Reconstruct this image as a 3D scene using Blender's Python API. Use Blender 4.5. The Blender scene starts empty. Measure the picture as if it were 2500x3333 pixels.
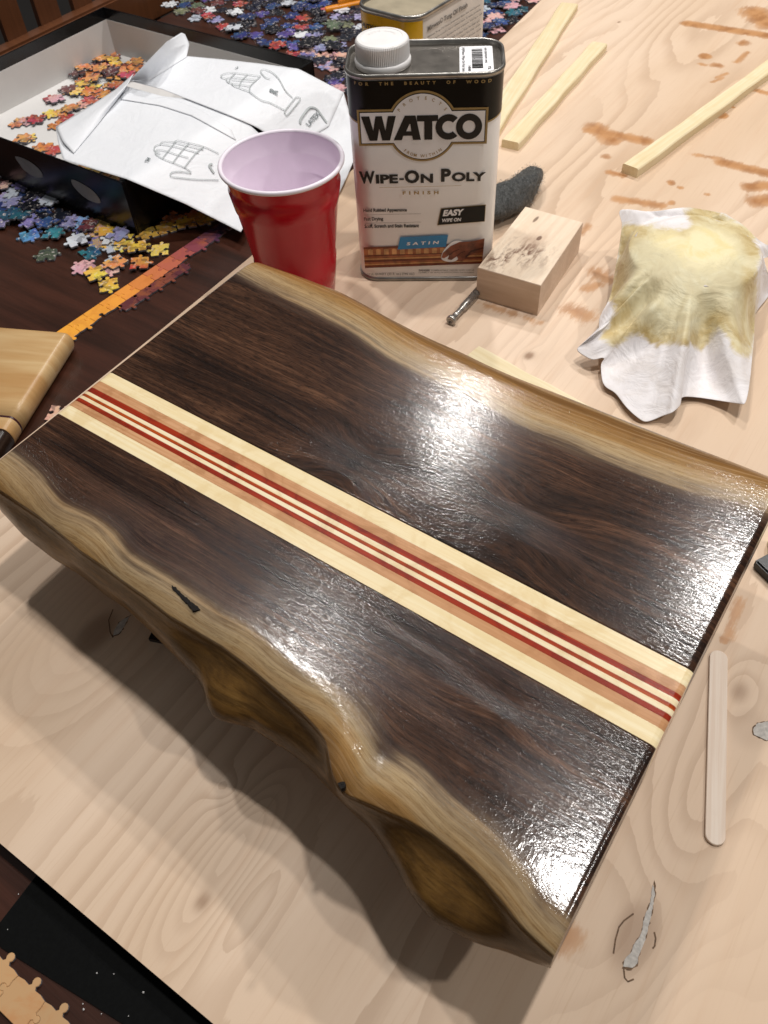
import bpy, math, random
import numpy as np
from mathutils import Matrix, Vector
PI = math.pi
SC = bpy.context.scene
COL = SC.collection

# ------------------------------------------------------------------ camera
F = 2680.0; CX, CY = 1250.0, 1666.5; CAMH = 0.435          # photograph pixels, metres above the plywood
def _n(v): v = np.array(v, float); return v / np.linalg.norm(v)
_Z = -_n([157, 2168, F]); _X = -_n([-5647, -2891, F]); _Y = _n([3058, -3785, F])
_X = _n(_X - _Z * (_X @ _Z)); _Y = _n(_Y - _Z * (_Y @ _Z))
_a, _b = _n(_X + _Y), _n(_X - _Y); _X, _Y = _n(_a + _b), _n(_a - _b)
RW = np.array([_X, _Y, _Z])                                  # world = RW @ camera(x right, y down, z forward)
cam_d = bpy.data.cameras.new('camera'); cam = bpy.data.objects.new('camera', cam_d); COL.objects.link(cam)
r, u, b = RW @ [1, 0, 0], -(RW @ [0, 1, 0]), -(RW @ [0, 0, 1])
cam.matrix_world = Matrix(((r[0], u[0], b[0], 0), (r[1], u[1], b[1], 0), (r[2], u[2], b[2], CAMH), (0, 0, 0, 1)))
cam_d.sensor_fit = 'VERTICAL'; cam_d.sensor_height = 24; cam_d.sensor_width = 18
cam_d.lens = F / 3333 * 24; cam_d.clip_start = 0.01; cam_d.clip_end = 50
cam_d.dof.use_dof = True; cam_d.dof.focus_distance = 0.52; cam_d.dof.aperture_fstop = 16.0
SC.camera = cam

def at(px, py, z=0.0):
    """point of the photograph -> point on the horizontal plane at height z"""
    v = RW @ np.array([(px - CX) / F, (py - CY) / F, 1.0]); t = (z - CAMH) / v[2]
    return Vector((v[0] * t, v[1] * t, z))

# ------------------------------------------------------------------ world and lamps
W = bpy.data.worlds.new('World'); SC.world = W; W.use_nodes = True
W.node_tree.nodes['Background'].inputs[0].default_value = (1.0, 0.975, 0.95, 1)
W.node_tree.nodes['Background'].inputs[1].default_value = 0.105
LAMPS = [(-0.98, 1.72, 1.7, 13), (-0.005, 1.54, 1.7, 12), (-0.88, 0.70, 1.7, 8.5), (0.0, 0.60, 1.7, 9.5), (1.10, 0.66, 1.7, 10.5)]
for x, y, z, p in LAMPS:
    ld = bpy.data.lights.new('ceiling_lamp', 'AREA'); ld.shape = 'DISK'; ld.size = 0.075; ld.energy = p
    ld.color = (1.0, 0.965, 0.93)
    lo = bpy.data.objects.new('ceiling_lamp', ld); lo.location = (x, y, z); COL.objects.link(lo)
SC.view_settings.view_transform = 'Standard'; SC.view_settings.look = 'None'
SC.view_settings.exposure = 0.12; SC.view_settings.gamma = 1.0

# ------------------------------------------------------------------ helpers
def lin(c):
    if isinstance(c, str):
        c = [int(c[i:i + 2], 16) / 255 for i in (0, 2, 4)]
    return tuple(((v / 12.92) if v <= .04045 else ((v + .055) / 1.055) ** 2.4) for v in c)
def tag(o, label=None, cat=None, group=None, kind=None):
    if label: o['label'] = label
    if cat: o['category'] = cat
    if group: o['group'] = group
    if kind: o['kind'] = kind
    return o
def empty(name, loc=(0, 0, 0), rz=0.0):
    o = bpy.data.objects.new(name, None); o.location = loc; o.rotation_euler = (0, 0, rz); o.empty_display_size = .01
    COL.objects.link(o); return o
def mesh(name, V, Fc, smooth=False):
    me = bpy.data.meshes.new(name); me.from_pydata([tuple(v) for v in V], [], [tuple(f) for f in Fc]); me.update()
    if smooth: me.polygons.foreach_set('use_smooth', [True] * len(me.polygons))
    return me
def obj(name, me, mat=None, parent=None, smooth=None):
    if smooth is not None: me.polygons.foreach_set('use_smooth', [smooth] * len(me.polygons))
    if mat is not None and len(me.materials) == 0: me.materials.append(mat)
    o = bpy.data.objects.new(name, me); COL.objects.link(o)
    if parent: o.parent = parent
    return o

class NT:
    """tiny node-tree writer"""
    def __init__(s, name):
        s.m = bpy.data.materials.new(name); s.m.use_nodes = True; s.t = s.m.node_tree
        s.b = s.t.nodes['Principled BSDF']
    def node(s, typ, ins=None, **kw):
        n = s.t.nodes.new(typ)
        for k, v in kw.items(): setattr(n, k, v)
        for k, v in (ins or {}).items(): s.set(n.inputs[k], v)
        return n
    def set(s, sock, v):
        if isinstance(v, bpy.types.NodeSocket): s.t.links.new(v, sock)
        elif isinstance(v, (tuple, list)) and sock.type == 'RGBA': sock.default_value = tuple(v)[:3] + (1,)
        else: sock.default_value = v
    def P(s, **kw):
        for k, v in kw.items(): s.set(s.b.inputs[k.replace('_', ' ')], v)
    def math(s, op, a, b=0.0, c=None, clamp=False):
        n = s.node('ShaderNodeMath', operation=op, use_clamp=clamp); s.set(n.inputs[0], a); s.set(n.inputs[1], b)
        if c is not None: s.set(n.inputs[2], c)
        return n.outputs[0]
    def mix(s, f, a, b, blend='MIX'):
        n = s.node('ShaderNodeMix', data_type='RGBA', blend_type=blend); s.set(n.inputs[0], f); s.set(n.inputs[6], a); s.set(n.inputs[7], b)
        return n.outputs[2]
    def noise(s, vec, scale=(1, 1, 1), detail=4, rough=.55, dist=0.0, loc=(0, 0, 0)):
        mp = s.node('ShaderNodeMapping', {'Vector': vec}); mp.inputs['Scale'].default_value = scale; mp.inputs['Location'].default_value = loc
        n = s.node('ShaderNodeTexNoise', {'Vector': mp.outputs[0], 'Scale': 1.0, 'Detail': detail, 'Roughness': rough, 'Distortion': dist})
        return n.outputs['Fac']
    def ramp(s, f, *stops):
        n = s.node('ShaderNodeValToRGB', {'Fac': f}); e = n.color_ramp.elements
        while len(e) < len(stops): e.new(.5)
        for k, (p, c) in enumerate(stops):
            e[k].position = p; e[k].color = (tuple(c) + (1,)) if isinstance(c, tuple) else (c, c, c, 1)
        return n.outputs[0]
    def step(s, v, lo, hi):
        n = s.node('ShaderNodeMapRange', {'Value': v, 'From Min': lo, 'From Max': hi}, interpolation_type='SMOOTHSTEP'); return n.outputs[0]
    def attr(s, name, out='Fac'):
        return s.node('ShaderNodeAttribute', attribute_name=name).outputs[out]
    def coord(s, o='Object'): return s.node('ShaderNodeTexCoord').outputs[o]
    def bump(s, h, strength=.3, dist=.001, normal=None):
        ins = {'Height': h, 'Strength': strength, 'Distance': dist}
        if normal is not None: ins['Normal'] = normal
        return s.node('ShaderNodeBump', ins).outputs[0]

def plain(name, col, rough=.5, metal=0.0, var=.08, vscale=60, bump=0.0, bscale=800, spec=.5, **kw):
    n = NT(name); c = lin(col) if isinstance(col, str) else col
    co = n.coord(); f = n.noise(co, (vscale,) * 3, 5)
    dark = tuple(v * (1 - var * 2) for v in c); lite = tuple(min(1, v * (1 + var)) for v in c)
    n.P(Base_Color=n.ramp(f, (.3, dark), (.7, lite)), Roughness=n.math('MULTIPLY_ADD', f, .12, rough - .06), Metallic=metal)
    n.b.inputs['Specular IOR Level'].default_value = spec
    for k, v in kw.items(): n.set(n.b.inputs[k.replace('_', ' ')], v)
    if bump: n.P(Normal=n.bump(n.noise(co, (bscale,) * 3, 3), bump, .0005))
    return n.m

def box_me(name, x0, x1, y0, y1, z0, z1, bev=0.0):
    if bev <= 0:
        V = [(x, y, z) for z in (z0, z1) for y in (y0, y1) for x in (x0, x1)]
        return mesh(name, V, [(0, 2, 3, 1), (4, 5, 7, 6), (0, 1, 5, 4), (2, 6, 7, 3), (0, 4, 6, 2), (1, 3, 7, 5)])
    import bmesh
    me = box_me(name, x0, x1, y0, y1, z0, z1); bm = bmesh.new(); bm.from_mesh(me)
    bmesh.ops.bevel(bm, geom=bm.edges[:], offset=bev, segments=2, affect='EDGES'); bm.to_mesh(me); bm.free(); return me
def prism_me(name, pts, z0, z1, bev=0.0):
    """closed outline (counter-clockwise) extruded, with an optional small chamfer at the top"""
    n = len(pts); P = [Vector(p[:2]) for p in pts]
    A = sum(P[i].x * P[(i + 1) % n].y - P[(i + 1) % n].x * P[i].y for i in range(n))
    if A < 0: P = P[::-1]
    V = [(p.x, p.y, z0) for p in P]; Fc = [tuple(range(n))[::-1]]
    if bev > 0:
        Q = []
        for i in range(n):
            a, c = P[i] - P[i - 1], P[(i + 1) % n] - P[i]
            t = (a.normalized() + c.normalized()); t = t.normalized() if t.length > 1e-6 else a.normalized()
            Q.append(P[i] + Vector((-t.y, t.x)) * bev)
        V += [(p.x, p.y, z1 - bev) for p in P] + [(q.x, q.y, z1) for q in Q]; L = 3
    else:
        V += [(p.x, p.y, z1) for p in P]; L = 2
    for k in range(L - 1):
        for i in range(n):
            j = (i + 1) % n; Fc.append((k * n + i, k * n + j, (k + 1) * n + j, (k + 1) * n + i))
    Fc.append(tuple(range((L - 1) * n, L * n))); return mesh(name, V, Fc)
def lathe_me(name, prof, seg=64, cap0=True, cap1=True):
    V, Fc = [], []
    for rr, z in prof:
        V += [(rr * math.cos(2 * PI * k / seg), rr * math.sin(2 * PI * k / seg), z) for k in range(seg)]
    for i in range(len(prof) - 1):
        for k in range(seg):
            j = (k + 1) % seg; Fc.append((i * seg + k, i * seg + j, (i + 1) * seg + j, (i + 1) * seg + k))
    if cap0: Fc.append(tuple(range(seg))[::-1])
    if cap1: Fc.append(tuple(range((len(prof) - 1) * seg, len(prof) * seg)))
    return mesh(name, V, Fc, True)
def grid_me(name, P, nu, nv, smooth=True, wrap=False):
    Fc = []
    for i in range(nu - 1):
        for j in range(nv - 1 + (1 if wrap else 0)):
            k = (j + 1) % nv; Fc.append((i * nv + j, i * nv + k, (i + 1) * nv + k, (i + 1) * nv + j))
    return mesh(name, P, Fc, smooth)
def ribbon(pts, w):
    """flat ribbon along 2-D points -> (verts2d, faces)"""
    V, Fc = [], []; n = len(pts)
    for i in range(n):
        a = Vector(pts[max(i - 1, 0)]); c = Vector(pts[min(i + 1, n - 1)]); t = (c - a)
        t = t.normalized() if t.length > 1e-9 else Vector((1, 0)); nn = Vector((-t.y, t.x)) * w / 2
        p = Vector(pts[i]); V += [p + nn, p - nn]
    for i in range(n - 1): Fc.append((2 * i, 2 * i + 1, 2 * i + 3, 2 * i + 2))
    return V, Fc
def dens(pts, step, closed=False):
    out = []; n = len(pts)
    for i in range(n if closed else n - 1):
        a = np.array(pts[i], float); c = np.array(pts[(i + 1) % n], float); k = max(1, int(np.linalg.norm(c - a) / step))
        out += [tuple(a + (c - a) * t / k) for t in range(k)]
    if not closed: out.append(tuple(pts[-1]))
    return out
def catmull(P, k=6, closed=False):
    P = [np.array(p, float) for p in P]; n = len(P); out = []
    for i in range(n if closed else n - 1):
        g = (lambda j: P[j % n]) if closed else (lambda j: P[min(max(j, 0), n - 1)])
        p0, p1, p2, p3 = g(i - 1), g(i), g(i + 1), g(i + 2)
        for s in range(k):
            t = s / k
            out.append(tuple(.5 * (2 * p1 + (p2 - p0) * t + (2 * p0 - 5 * p1 + 4 * p2 - p3) * t * t + (3 * p1 - p0 - 3 * p2 + p3) * t ** 3)))
    if not closed: out.append(tuple(P[-1]))
    return out
def text2d(s, bold=0.0, spacing=1.0):
    """built-in font outline -> (verts2d, faces), cap height scaled to 1"""
    cu = bpy.data.curves.new('lettering', 'FONT'); cu.body = s; cu.size = 1.0; cu.offset = bold; cu.space_character = spacing
    cu.resolution_u = 3
    o = bpy.data.objects.new('lettering', cu); COL.objects.link(o)
    dg = bpy.context.evaluated_depsgraph_get(); dg.update()
    me = bpy.data.meshes.new_from_object(o.evaluated_get(dg))
    V = [(v.co.x, v.co.y) for v in me.vertices]; Fc = [tuple(p.vertices) for p in me.polygons]
    bpy.data.objects.remove(o); bpy.data.curves.remove(cu); bpy.data.meshes.remove(me)
    return V, Fc
def fit(V, x0, x1, y0, y1=None, slant=0.0, rise=0.0):
    """scale outline into x0..x1 with its baseline at y0 and its top at y1 (slant = shear)"""
    a = np.array(V); mx, Mx = a[:, 0].min(), a[:, 0].max(); my, My = a[:, 1].min(), a[:, 1].max(); k = (x1 - x0) / (Mx - mx)
    ky = k if y1 is None else (y1 - y0) / (My - my)
    return [(x0 + (x - mx) * k + slant * (y - my) * ky, y0 + (y - my) * ky + rise * (x - mx) * k) for x, y in a]
class Flat:
    """collects flat 2-D print and maps it on a surface"""
    def __init__(s): s.V, s.F, s.G = [], [], []
    def add(s, V, Fc):
        o = len(s.V); g = len(s.F); s.V += [tuple(v)[:2] for v in V]; s.F += [tuple(i + o for i in f) for f in Fc]; s.G.append((o, len(s.V), g, len(s.F))); return s
    def text(s, t, x0, x1, y0, y1=None, bold=0.0, spacing=1.0, slant=0.0, rise=0.0):
        V, Fc = text2d(t, bold, spacing); return s.add(fit(V, x0, x1, y0, y1, slant, rise), Fc)
    def poly(s, pts): return s.add(pts, [tuple(range(len(pts)))])
    def line(s, pts, w): V, Fc = ribbon(pts, w); return s.add(V, Fc)
    def build(s, name, mp, mat, parent):
        if len(s.G) > 1:
            for a, b, c, d in s.G: obj(name, mesh(name, [mp(x, y) for x, y in s.V[a:b]], [tuple(i - a for i in f_) for f_ in s.F[c:d]]), mat, parent)
            return
        me = mesh(name, [mp(x, y) for x, y in s.V], s.F); return obj(name, me, mat, parent)

rng = np.random.RandomState(5); random.seed(5)
VT = {}
def vnoise(x, y, seed=0, oct=4):
    """smooth value noise on arrays"""
    out = np.zeros_like(x, dtype=float); amp = 1.0; tot = 0
    if seed not in VT: VT[seed] = np.random.RandomState(seed).rand(6, 64, 64)
    for o in range(oct):
        T = VT[seed][o]; xi = np.floor(x).astype(int); yi = np.floor(y).astype(int); fx = x - xi; fy = y - yi
        fx = fx * fx * (3 - 2 * fx); fy = fy * fy * (3 - 2 * fy)
        g = lambda i, j: T[(xi + i) % 64, (yi + j) % 64]
        out += amp * ((g(0, 0) * (1 - fx) + g(1, 0) * fx) * (1 - fy) + (g(0, 1) * (1 - fx) + g(1, 1) * fx) * fy)
        tot += amp; amp *= .5; x = x * 2.03 + 7.1; y = y * 2.03 + 3.7
    return out / tot
def set_attr(me, name, arr, typ='FLOAT'):
    a = me.attributes.new(name, typ, 'POINT')
    a.data.foreach_set('value' if typ == 'FLOAT' else 'vector', np.asarray(arr, dtype=np.float32).ravel())

# ================================================================== THE SETTING
TZ = -0.012                                                  # table top; the plywood sheet's top is z = 0
floor = obj('floor', mesh('floor', [(-6, -6, -.76), (6, -6, -.76), (6, 6, -.76), (-6, 6, -.76)], [(0, 1, 2, 3)]),
            plain('floor_dark', '2a2420', .5)); tag(floor, kind='structure')
n = NT('table_walnut'); co = n.coord()
g1 = n.noise(co, (5, 60, 5), 6, .6); g2 = n.noise(co, (30, 900, 30), 4); g3 = n.noise(co, (7, 5, 7), 3)
c = n.mix(n.step(g1, .3, .7), lin('20100a'), lin('42241a')); c = n.mix(n.math('MULTIPLY', n.step(g2, .5, .75), .4), c, lin('150a07'))
c = n.mix(n.math('MULTIPLY', g3, .35), c, lin('4a2612'))
n.P(Base_Color=c, Roughness=n.math('MULTIPLY_ADD', g3, .14, .24), Normal=n.bump(g2, .12, .0004)); M_TABLE = n.m
table = obj('dining_table', box_me('table_top', -.985, 1.3, -1.0, 2.2, TZ - .03, TZ), M_TABLE)
tag(table, 'dark brown wooden table top under the plywood sheet and the jigsaw pieces', 'table')

# ---- plywood sheet
n = NT('plywood_birch'); co = n.coord(); h = n.attr('ring'); kn = n.attr('knot'); st = n.attr('stain')
hw = n.math('ADD', h, n.math('ADD', n.math('MULTIPLY', n.noise(co, (60, 14, 1), 4), .5), n.math('MULTIPLY', n.noise(co, (230, 40, 1), 3), .22)))
fr = n.math('FRACT', hw)
ln = n.math('MULTIPLY', n.step(fr, .35, .97), n.math('SUBTRACT', 1.0, n.step(fr, .97, 1.0)))
tone = n.noise(co, (5, 1.6, 1), 3); fib = n.noise(co, (700, 16, 1), 5, .65); fib2 = n.noise(co, (120, 5, 1), 4)
c = n.mix(n.step(tone, .35, .65), lin('d3b89c'), lin('e0c8b0'))
c = n.mix(n.math('MULTIPLY', ln, n.math('MULTIPLY', n.step(n.noise(co, (9, 3, 1), 2, loc=(4, 1, 0)), .25, .65), .45)), c, lin('ab8c70'))
c = n.mix(n.math('MULTIPLY', n.step(fib2, .5, .75), .32), c, lin('caa88a'))
c = n.mix(n.math('MULTIPLY', n.step(fib, .52, .8), .38), c, lin('b69470'))
c = n.mix(n.math('MULTIPLY', n.step(n.noise(co, (2.4, .9, 1), 2, loc=(2, 7, 0)), .5, .7), .40), c, lin('e2c7ae'))
c = n.mix(n.math('MULTIPLY', n.step(kn, 0, 1), .85), c, lin('8a6a50'))
c = n.mix(n.step(n.noise(co, (190, 110, 1), 2, .4, loc=(9, 2, 0)), .80, .86), c, lin('8d6547'))
sn = n.noise(co, (170, 40, 1), 5, .7); sv = n.math('ADD', st, n.math('MULTIPLY', n.math('SUBTRACT', sn, .5), 1.5))
sc = n.mix(n.step(n.noise(co, (60, 30, 1), 3), .4, .65), lin('ba8552'), lin('9e6836'))
c = n.mix(n.math('MULTIPLY', n.step(sv, .10, .5), n.math('MINIMUM', n.math('MULTIPLY_ADD', st, .60, .42), .92)), c, sc)
n.P(Base_Color=c, Roughness=n.math('MULTIPLY_ADD', fib2, .15, .42), Normal=n.bump(fib, .10, .0003)); n.b.inputs['Specular IOR Level'].default_value = .35
M_PLY = n.m
PLY_L = [(-.205, -.0), (.17, -.4835), (.32, -.4850), (.46, -.4880), (.7, -.500), (1.0, -.519), (1.12, -.532), (1.6, -.58)]
def ply_left(y): return np.interp(y, [-.1, .17, .32, .46, .7, 1.0, 1.12, 1.6], [-.4815, -.4835, -.485, -.488, -.499, -.519, -.531, -.575])
NY, NX = 640, 460
ys = np.linspace(0, 1, NY) ** 1.25; xs = np.linspace(0, 1, NX)
YY = np.zeros((NY, NX)); XX = np.zeros((NY, NX))
for i, t in enumerate(ys):
    for_x0 = -0.0105                                          # front edge rises very slightly to the right
    yline = for_x0 + t * 1.56
    xl = ply_left(yline); xr = .80
    XX[i] = xl + (xr - xl) * xs ** 1.15; YY[i] = yline + (1 - t) * (XX[i] + .18) * .012
RING = 12 * vnoise(XX / .16, YY / .70, 3, 2) + XX * 30 + 1.0 * vnoise(XX / .05, YY / .16, 9, 3)
KN = np.zeros_like(XX); ST = np.full_like(XX, -1.2)
def knot(px, py, amp, sx, sy, dark=0.0, dr=.004):
    global RING, KN
    p = at(px, py); d = ((XX - p.x) / sx) ** 2 + ((YY - p.y) / sy) ** 2
    RING = RING + amp * .62 * np.exp(-d)
    if dark: KN = np.maximum(KN, dark * np.exp(-(((XX - p.x) / dr) ** 2 + ((YY - p.y) / (dr * 1.5)) ** 2)))
knot(660, 2935, 5, .02, .045, .8, .004); knot(735, 2565, -3.0, .0085, .009, .35, .003); knot(700, 2850, 2, .03, .05)
knot(800, 2960, -5, .013, .035); knot(820, 2680, 4, .010, .03); knot(2230, 2740, 4.5, .02, .07); knot(2405, 2250, 3.5, .012, .02, .6, .006)
knot(2060, 3030, -6, .03, .05, .25, .015); knot(300, 2080, 7, .035, .06, .5, .008); knot(1722, 1158, 2.2, .008, .012, 1.2, .0035)
knot(2250, 3290, 4, .02, .05); knot(1900, 560, 2, .03, .14); knot(1800, 150, 5, .04, .2)
knot(2015, 72, .5, .01, .01, 1.2, .002); knot(2000, 900, 4, .03, .12); knot(460, 1800, 5, .02, .09); knot(2350, 2900, -5, .03, .06)
for px_, py_, rx_, ry_, am_ in ((2065, 3045, .011, .021, .55), (315, 2060, .012, .020, .6), (2440, 2370, .012, .014, .3), (2060, 2990, .005, .022, .3)):
    p_ = at(px_, py_); KN = np.maximum(KN, am_ * 1.15 * np.exp(-(((XX - p_.x) / rx_) ** 2 + ((YY - p_.y) / ry_) ** 2) ** 2))
def stain(p, q, w, s=1.0):
    global ST
    a, b_ = at(*p), at(*q); dx, dy = b_.x - a.x, b_.y - a.y; L = dx * dx + dy * dy + 1e-9
    t = np.clip(((XX - a.x) * dx + (YY - a.y) * dy) / L, 0, 1)
    d = np.hypot(XX - a.x - t * dx, YY - a.y - t * dy) / w
    ST = np.maximum(ST, np.clip((1.25 - d) * s, -1.2, 1.1))
cs = lambda x, y: (1900 + x / 2.765, y / 2.765)
for a_, b_, w_, s_ in [((930, 210), (1659, 320), .010, 1), ((1540, 110), (1659, 210), .022, .9), ((1092, 505), (1093, 506), .0085, 1.3), ((1420, 390), (1440, 380), .009, .7),
     ((1180, 585), (1220, 590), .007, .7), ((1050, 575), (1080, 585), .005, .6), ((1240, 1040), (1241, 1040), .0075, 1.4), ((1335, 965), (1345, 965), .0028, 1),
     ((60, 1170), (560, 1270), .010, .85), ((110, 1150), (260, 1260), .014, .8), ((200, 1410), (201, 1411), .006, .6), ((1240, 1460), (1659, 1560), .009, .9), ((1500, 1680), (1659, 1670), .010, .9),
     ((1560, 1810), (1659, 1800), .013, .8), ((1450, 790), (1659, 840), .006, .7), ((230, 1550), (360, 1580), .006, .7), ((1370, 560), (1480, 470), .005, .6),
     ((300, 1790), (700, 1850), .008, .65), ((780, 1640), (790, 1650), .005, .8), ((870, 1690), (871, 1690), .004, .8), ((1110, 1750), (1111, 1750), .004, .7),
     ((1000, 1390), (1230, 1430), .006, .5), ((1180, 700), (1290, 660), .004, .5), ((1160, 740), (1250, 700), .004, .5), ((790, 1830), (791, 1820), .004, .8)]:
    stain(cs(*a_), cs(*b_), w_, s_)
r4 = lambda x, y: (1850 + x / 2.552, 620 + y / 2.552)
for a_, b_, w_, s_ in [((240, 680), (330, 740), .012, .5), ((150, 820), (260, 780), .008, .5), ((40, 1000), (150, 1040), .014, .5), ((20, 400), (160, 300), .008, .4)]: stain(r4(*a_), r4(*b_), w_, s_)
stain((2410, 1950), (2370, 2070), .0045, .5); stain((2355, 2080), (2356, 2085), .003, .8); stain((1815, 3050), (1845, 3040), .010, .62)
stain((1560, 985), (1760, 1050), .006, .35); stain((1640, 2640 - 1400), (1650, 1245), .003, .2)
PV = np.stack([XX, YY, np.zeros_like(XX)], -1).reshape(-1, 3)
idx = np.arange(NY * NX).reshape(NY, NX)
quads = np.stack([idx[:-1, :-1], idx[:-1, 1:], idx[1:, 1:], idx[1:, :-1]], -1).reshape(-1, 4)
me = bpy.data.meshes.new('plywood_face'); me.from_pydata(PV.tolist(), [], quads.tolist()); me.update()
set_attr(me, 'ring', RING); set_attr(me, 'knot', KN); set_attr(me, 'stain', ST)
ply = empty('plywood_sheet'); tag(ply, 'pale maple plywood sheet with brown stains, lying on the dark table under everything', 'plywood sheet')
obj('face_veneer', me, M_PLY, ply)
edge = [(XX[i, 0], YY[i, 0]) for i in range(0, NY, 20)] + [(XX[-1, 0], YY[-1, 0]), (XX[-1, -1], YY[-1, -1]), (XX[0, -1], YY[0, -1])]
n = NT('plywood_edge'); co = n.coord(); w = n.math('FRACT', n.math('MULTIPLY', n.node('ShaderNodeSeparateXYZ', {0: co}).outputs[2], 420))
n.P(Base_Color=n.mix(n.step(w, .35, .6), lin('cdb295'), lin('6e4f38')), Roughness=.7)
obj('edge_plies', prism_me('edge_plies', edge, TZ + .0004, -.0003), n.m, ply)
# grey filler patches and cracks in the veneer
M_FILL = plain('grey_filler', 'bcb6ae', .55, var=.15, vscale=500, bump=.4, bscale=900); M_CRACK = plain('crack_dark', '745a42', .8, var=.3, vscale=700)
b3 = lambda x, y: (1700 + x / 1.2063, 1500 + y / 1.2063); a1 = lambda x, y: (x / 1.276, 1400 + y / 1.276)
def rough_poly(pts, amp=.00025, step=.0012):
    D = dens(pts, step, True); return [(x + random.uniform(-amp, amp), y + random.uniform(-amp, amp)) for x, y in D]
for P3 in ([b3(*p) for p in [(513, 1665), (520, 1700), (508, 1780), (494, 1830), (482, 1880), (458, 1940), (452, 1975), (432, 1990), (398, 1985), (400, 1960), (430, 1930), (437, 1900), (465, 1860), (480, 1790), (500, 1740)]],
           [b3(*p) for p in [(905, 1055), (925, 1030), (970, 1022), (1000, 1050), (1000, 1090), (960, 1100), (940, 1090), (910, 1075)]],
           [a1(*p) for p in [(540, 772), (525, 800), (512, 825), (492, 848), (470, 855), (477, 830), (495, 800), (515, 785)]]):
    W3 = [tuple(at(*p).xy) for p in P3]; cxy = np.mean(W3, 0)
    big = [tuple(cxy + (np.array(p) - cxy) * 1.09) for p in W3]
    obj('knot_crack', prism_me('knot_crack', rough_poly(big, .0004), -.001, .00018), M_CRACK, ply)
    obj('filler_patch', prism_me('filler_patch', rough_poly(W3), -.001, .00032), M_FILL, ply)
ck = Flat()
for ln_ in ([(437, 1778), (400, 1805), (380, 1830), (366, 1880), (358, 1935)], [(518, 1850), (524, 1875), (520, 1905), (512, 1915)], [(398, 1990), (402, 2030), (415, 2045), (438, 2035)]):
    ck.line([tuple(at(*b3(*p)).xy) for p in ln_], .0007)
ck.line([tuple(at(*a1(*p)).xy) for p in [(470, 745), (452, 790), (458, 840), (470, 862)]], .0006)
ck.build('veneer_crack', lambda x, y: (x, y, .00022), M_CRACK, ply)

# ================================================================== CUTTING BOARD
ZB, TH = 0.090, 0.038
board = empty('cutting_board', (0, 0, 0))
tag(board, 'large glossy live edge walnut board with red and cream stripes, raised over the plywood', 'cutting board')
crest = [(-.39, .1215), (-0.369, 0.1212), (-0.3559, 0.1209), (-0.3368, 0.1205), (-0.3146, 0.1184), (-0.2967, 0.1162), (-0.2795, 0.1158), (-0.2639, 0.1147), (-0.2456, 0.114), (-0.2269, 0.1123), (-0.1922, 0.1135), (-0.1714, 0.1118), (-0.1524, 0.1094), (-0.1376, 0.1073), (-0.1259, 0.1045), (-0.1197, 0.1015), (-0.1148, 0.097), (-0.1092, 0.0916), (-0.1047, 0.0890), (-0.0983, 0.0883), (-0.0912, 0.0891), (-0.0805, 0.0911), (-0.07, 0.0932), (-0.0587, 0.0938), (-0.0467, 0.0927), (-0.0361, 0.0909), (-0.0292, 0.089), (-0.0214, 0.0865), (-0.0128, 0.0834), (-0.0052, 0.0819), (0.0013, 0.081), (.02, .079)]
botm = [(-.40, .1215), (-0.3851, 0.1208), (-0.3588, 0.1156), (-0.3289, 0.1136), (-0.3091, 0.1142), (-0.2875, 0.1124), (-0.2701, 0.1122), (-0.2532, 0.1102), (-0.219, 0.104), (-0.2073, 0.102), (-0.1989, 0.0981), (-0.1925, 0.0931), (-0.1866, 0.0906), (-0.1805, 0.0911), (-0.1737, 0.0937), (-0.1653, 0.0966), (-0.1562, 0.0964), (-0.1437, 0.097), (-0.1301, 0.096), (-0.1201, 0.0937), (-0.1091, 0.0916), (-0.0971, 0.0895), (-0.0894, 0.0885), (-0.081, 0.0855), (-0.0727, 0.0821), (-0.0652, 0.0783), (-0.0592, 0.0754), (-0.054, 0.0736), (-0.0465, 0.0718), (-0.0377, 0.0726), (-0.0306, 0.0737), (-0.024, 0.0752), (-0.0147, 0.0786), (-0.005, 0.0809), (0.0037, 0.0834), (.02, .088)]
sapF = [(-.39, .1465), (-0.3762, 0.1457), (-0.347, 0.1406), (-0.3273, 0.1339), (-0.3032, 0.1368), (-0.2832, 0.1356), (-0.2693, 0.1291), (-0.2506, 0.1299), (-0.2262, 0.1311), (-0.203, 0.1288), (-0.1852, 0.1319), (-0.1694, 0.1292), (-0.1523, 0.1263), (-0.1327, 0.1284), (-0.1183, 0.1276), (-0.1074, 0.1234), (-0.0989, 0.1166), (-0.0949, 0.1115), (-0.0895, 0.1146), (-0.0844, 0.1167), (-0.0784, 0.1163), (-0.07, 0.1143), (-0.0605, 0.1116), (-0.0503, 0.1112), (-0.0401, 0.1102), (-0.0316, 0.1082), (-0.0229, 0.1066), (-0.0167, 0.1042), (-0.0106, 0.0991), (-0.0048, 0.0995), (0.002, 0.098), (.02, .096)]
back = [(-0.3903, 0.3725), (-.35, .3745), (-0.3127, 0.3750), (-0.2901, 0.3720), (-0.2643, 0.3680), (-0.241, 0.365), (-0.2237, 0.3638), (-0.2048, 0.363), (-0.1836, 0.3608), (-0.1637, 0.3600), (-0.1403, 0.3603), (-0.1134, 0.3603), (-0.0876, 0.3602), (-0.0628, 0.3603), (-0.0394, 0.3606), (-0.0227, 0.361), (.02, 0.3603)]
sapB = [(-.40, .347), (-0.386, 0.346), (-.34, .3415), (-0.2975, 0.3380), (-0.2754, 0.3360), (-0.2555, 0.33), (-0.2348, 0.3242), (-0.2177, 0.3228), (-0.1977, 0.3221), (-0.1717, 0.3199), (-0.1528, 0.3160), (-0.1329, 0.3150), (-0.1099, 0.3160), (-0.0926, 0.3155), (-0.0697, 0.3170), (-0.0468, 0.318), (-0.0261, 0.321), (-0.0053, 0.3242), (.02, .328)]
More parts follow.
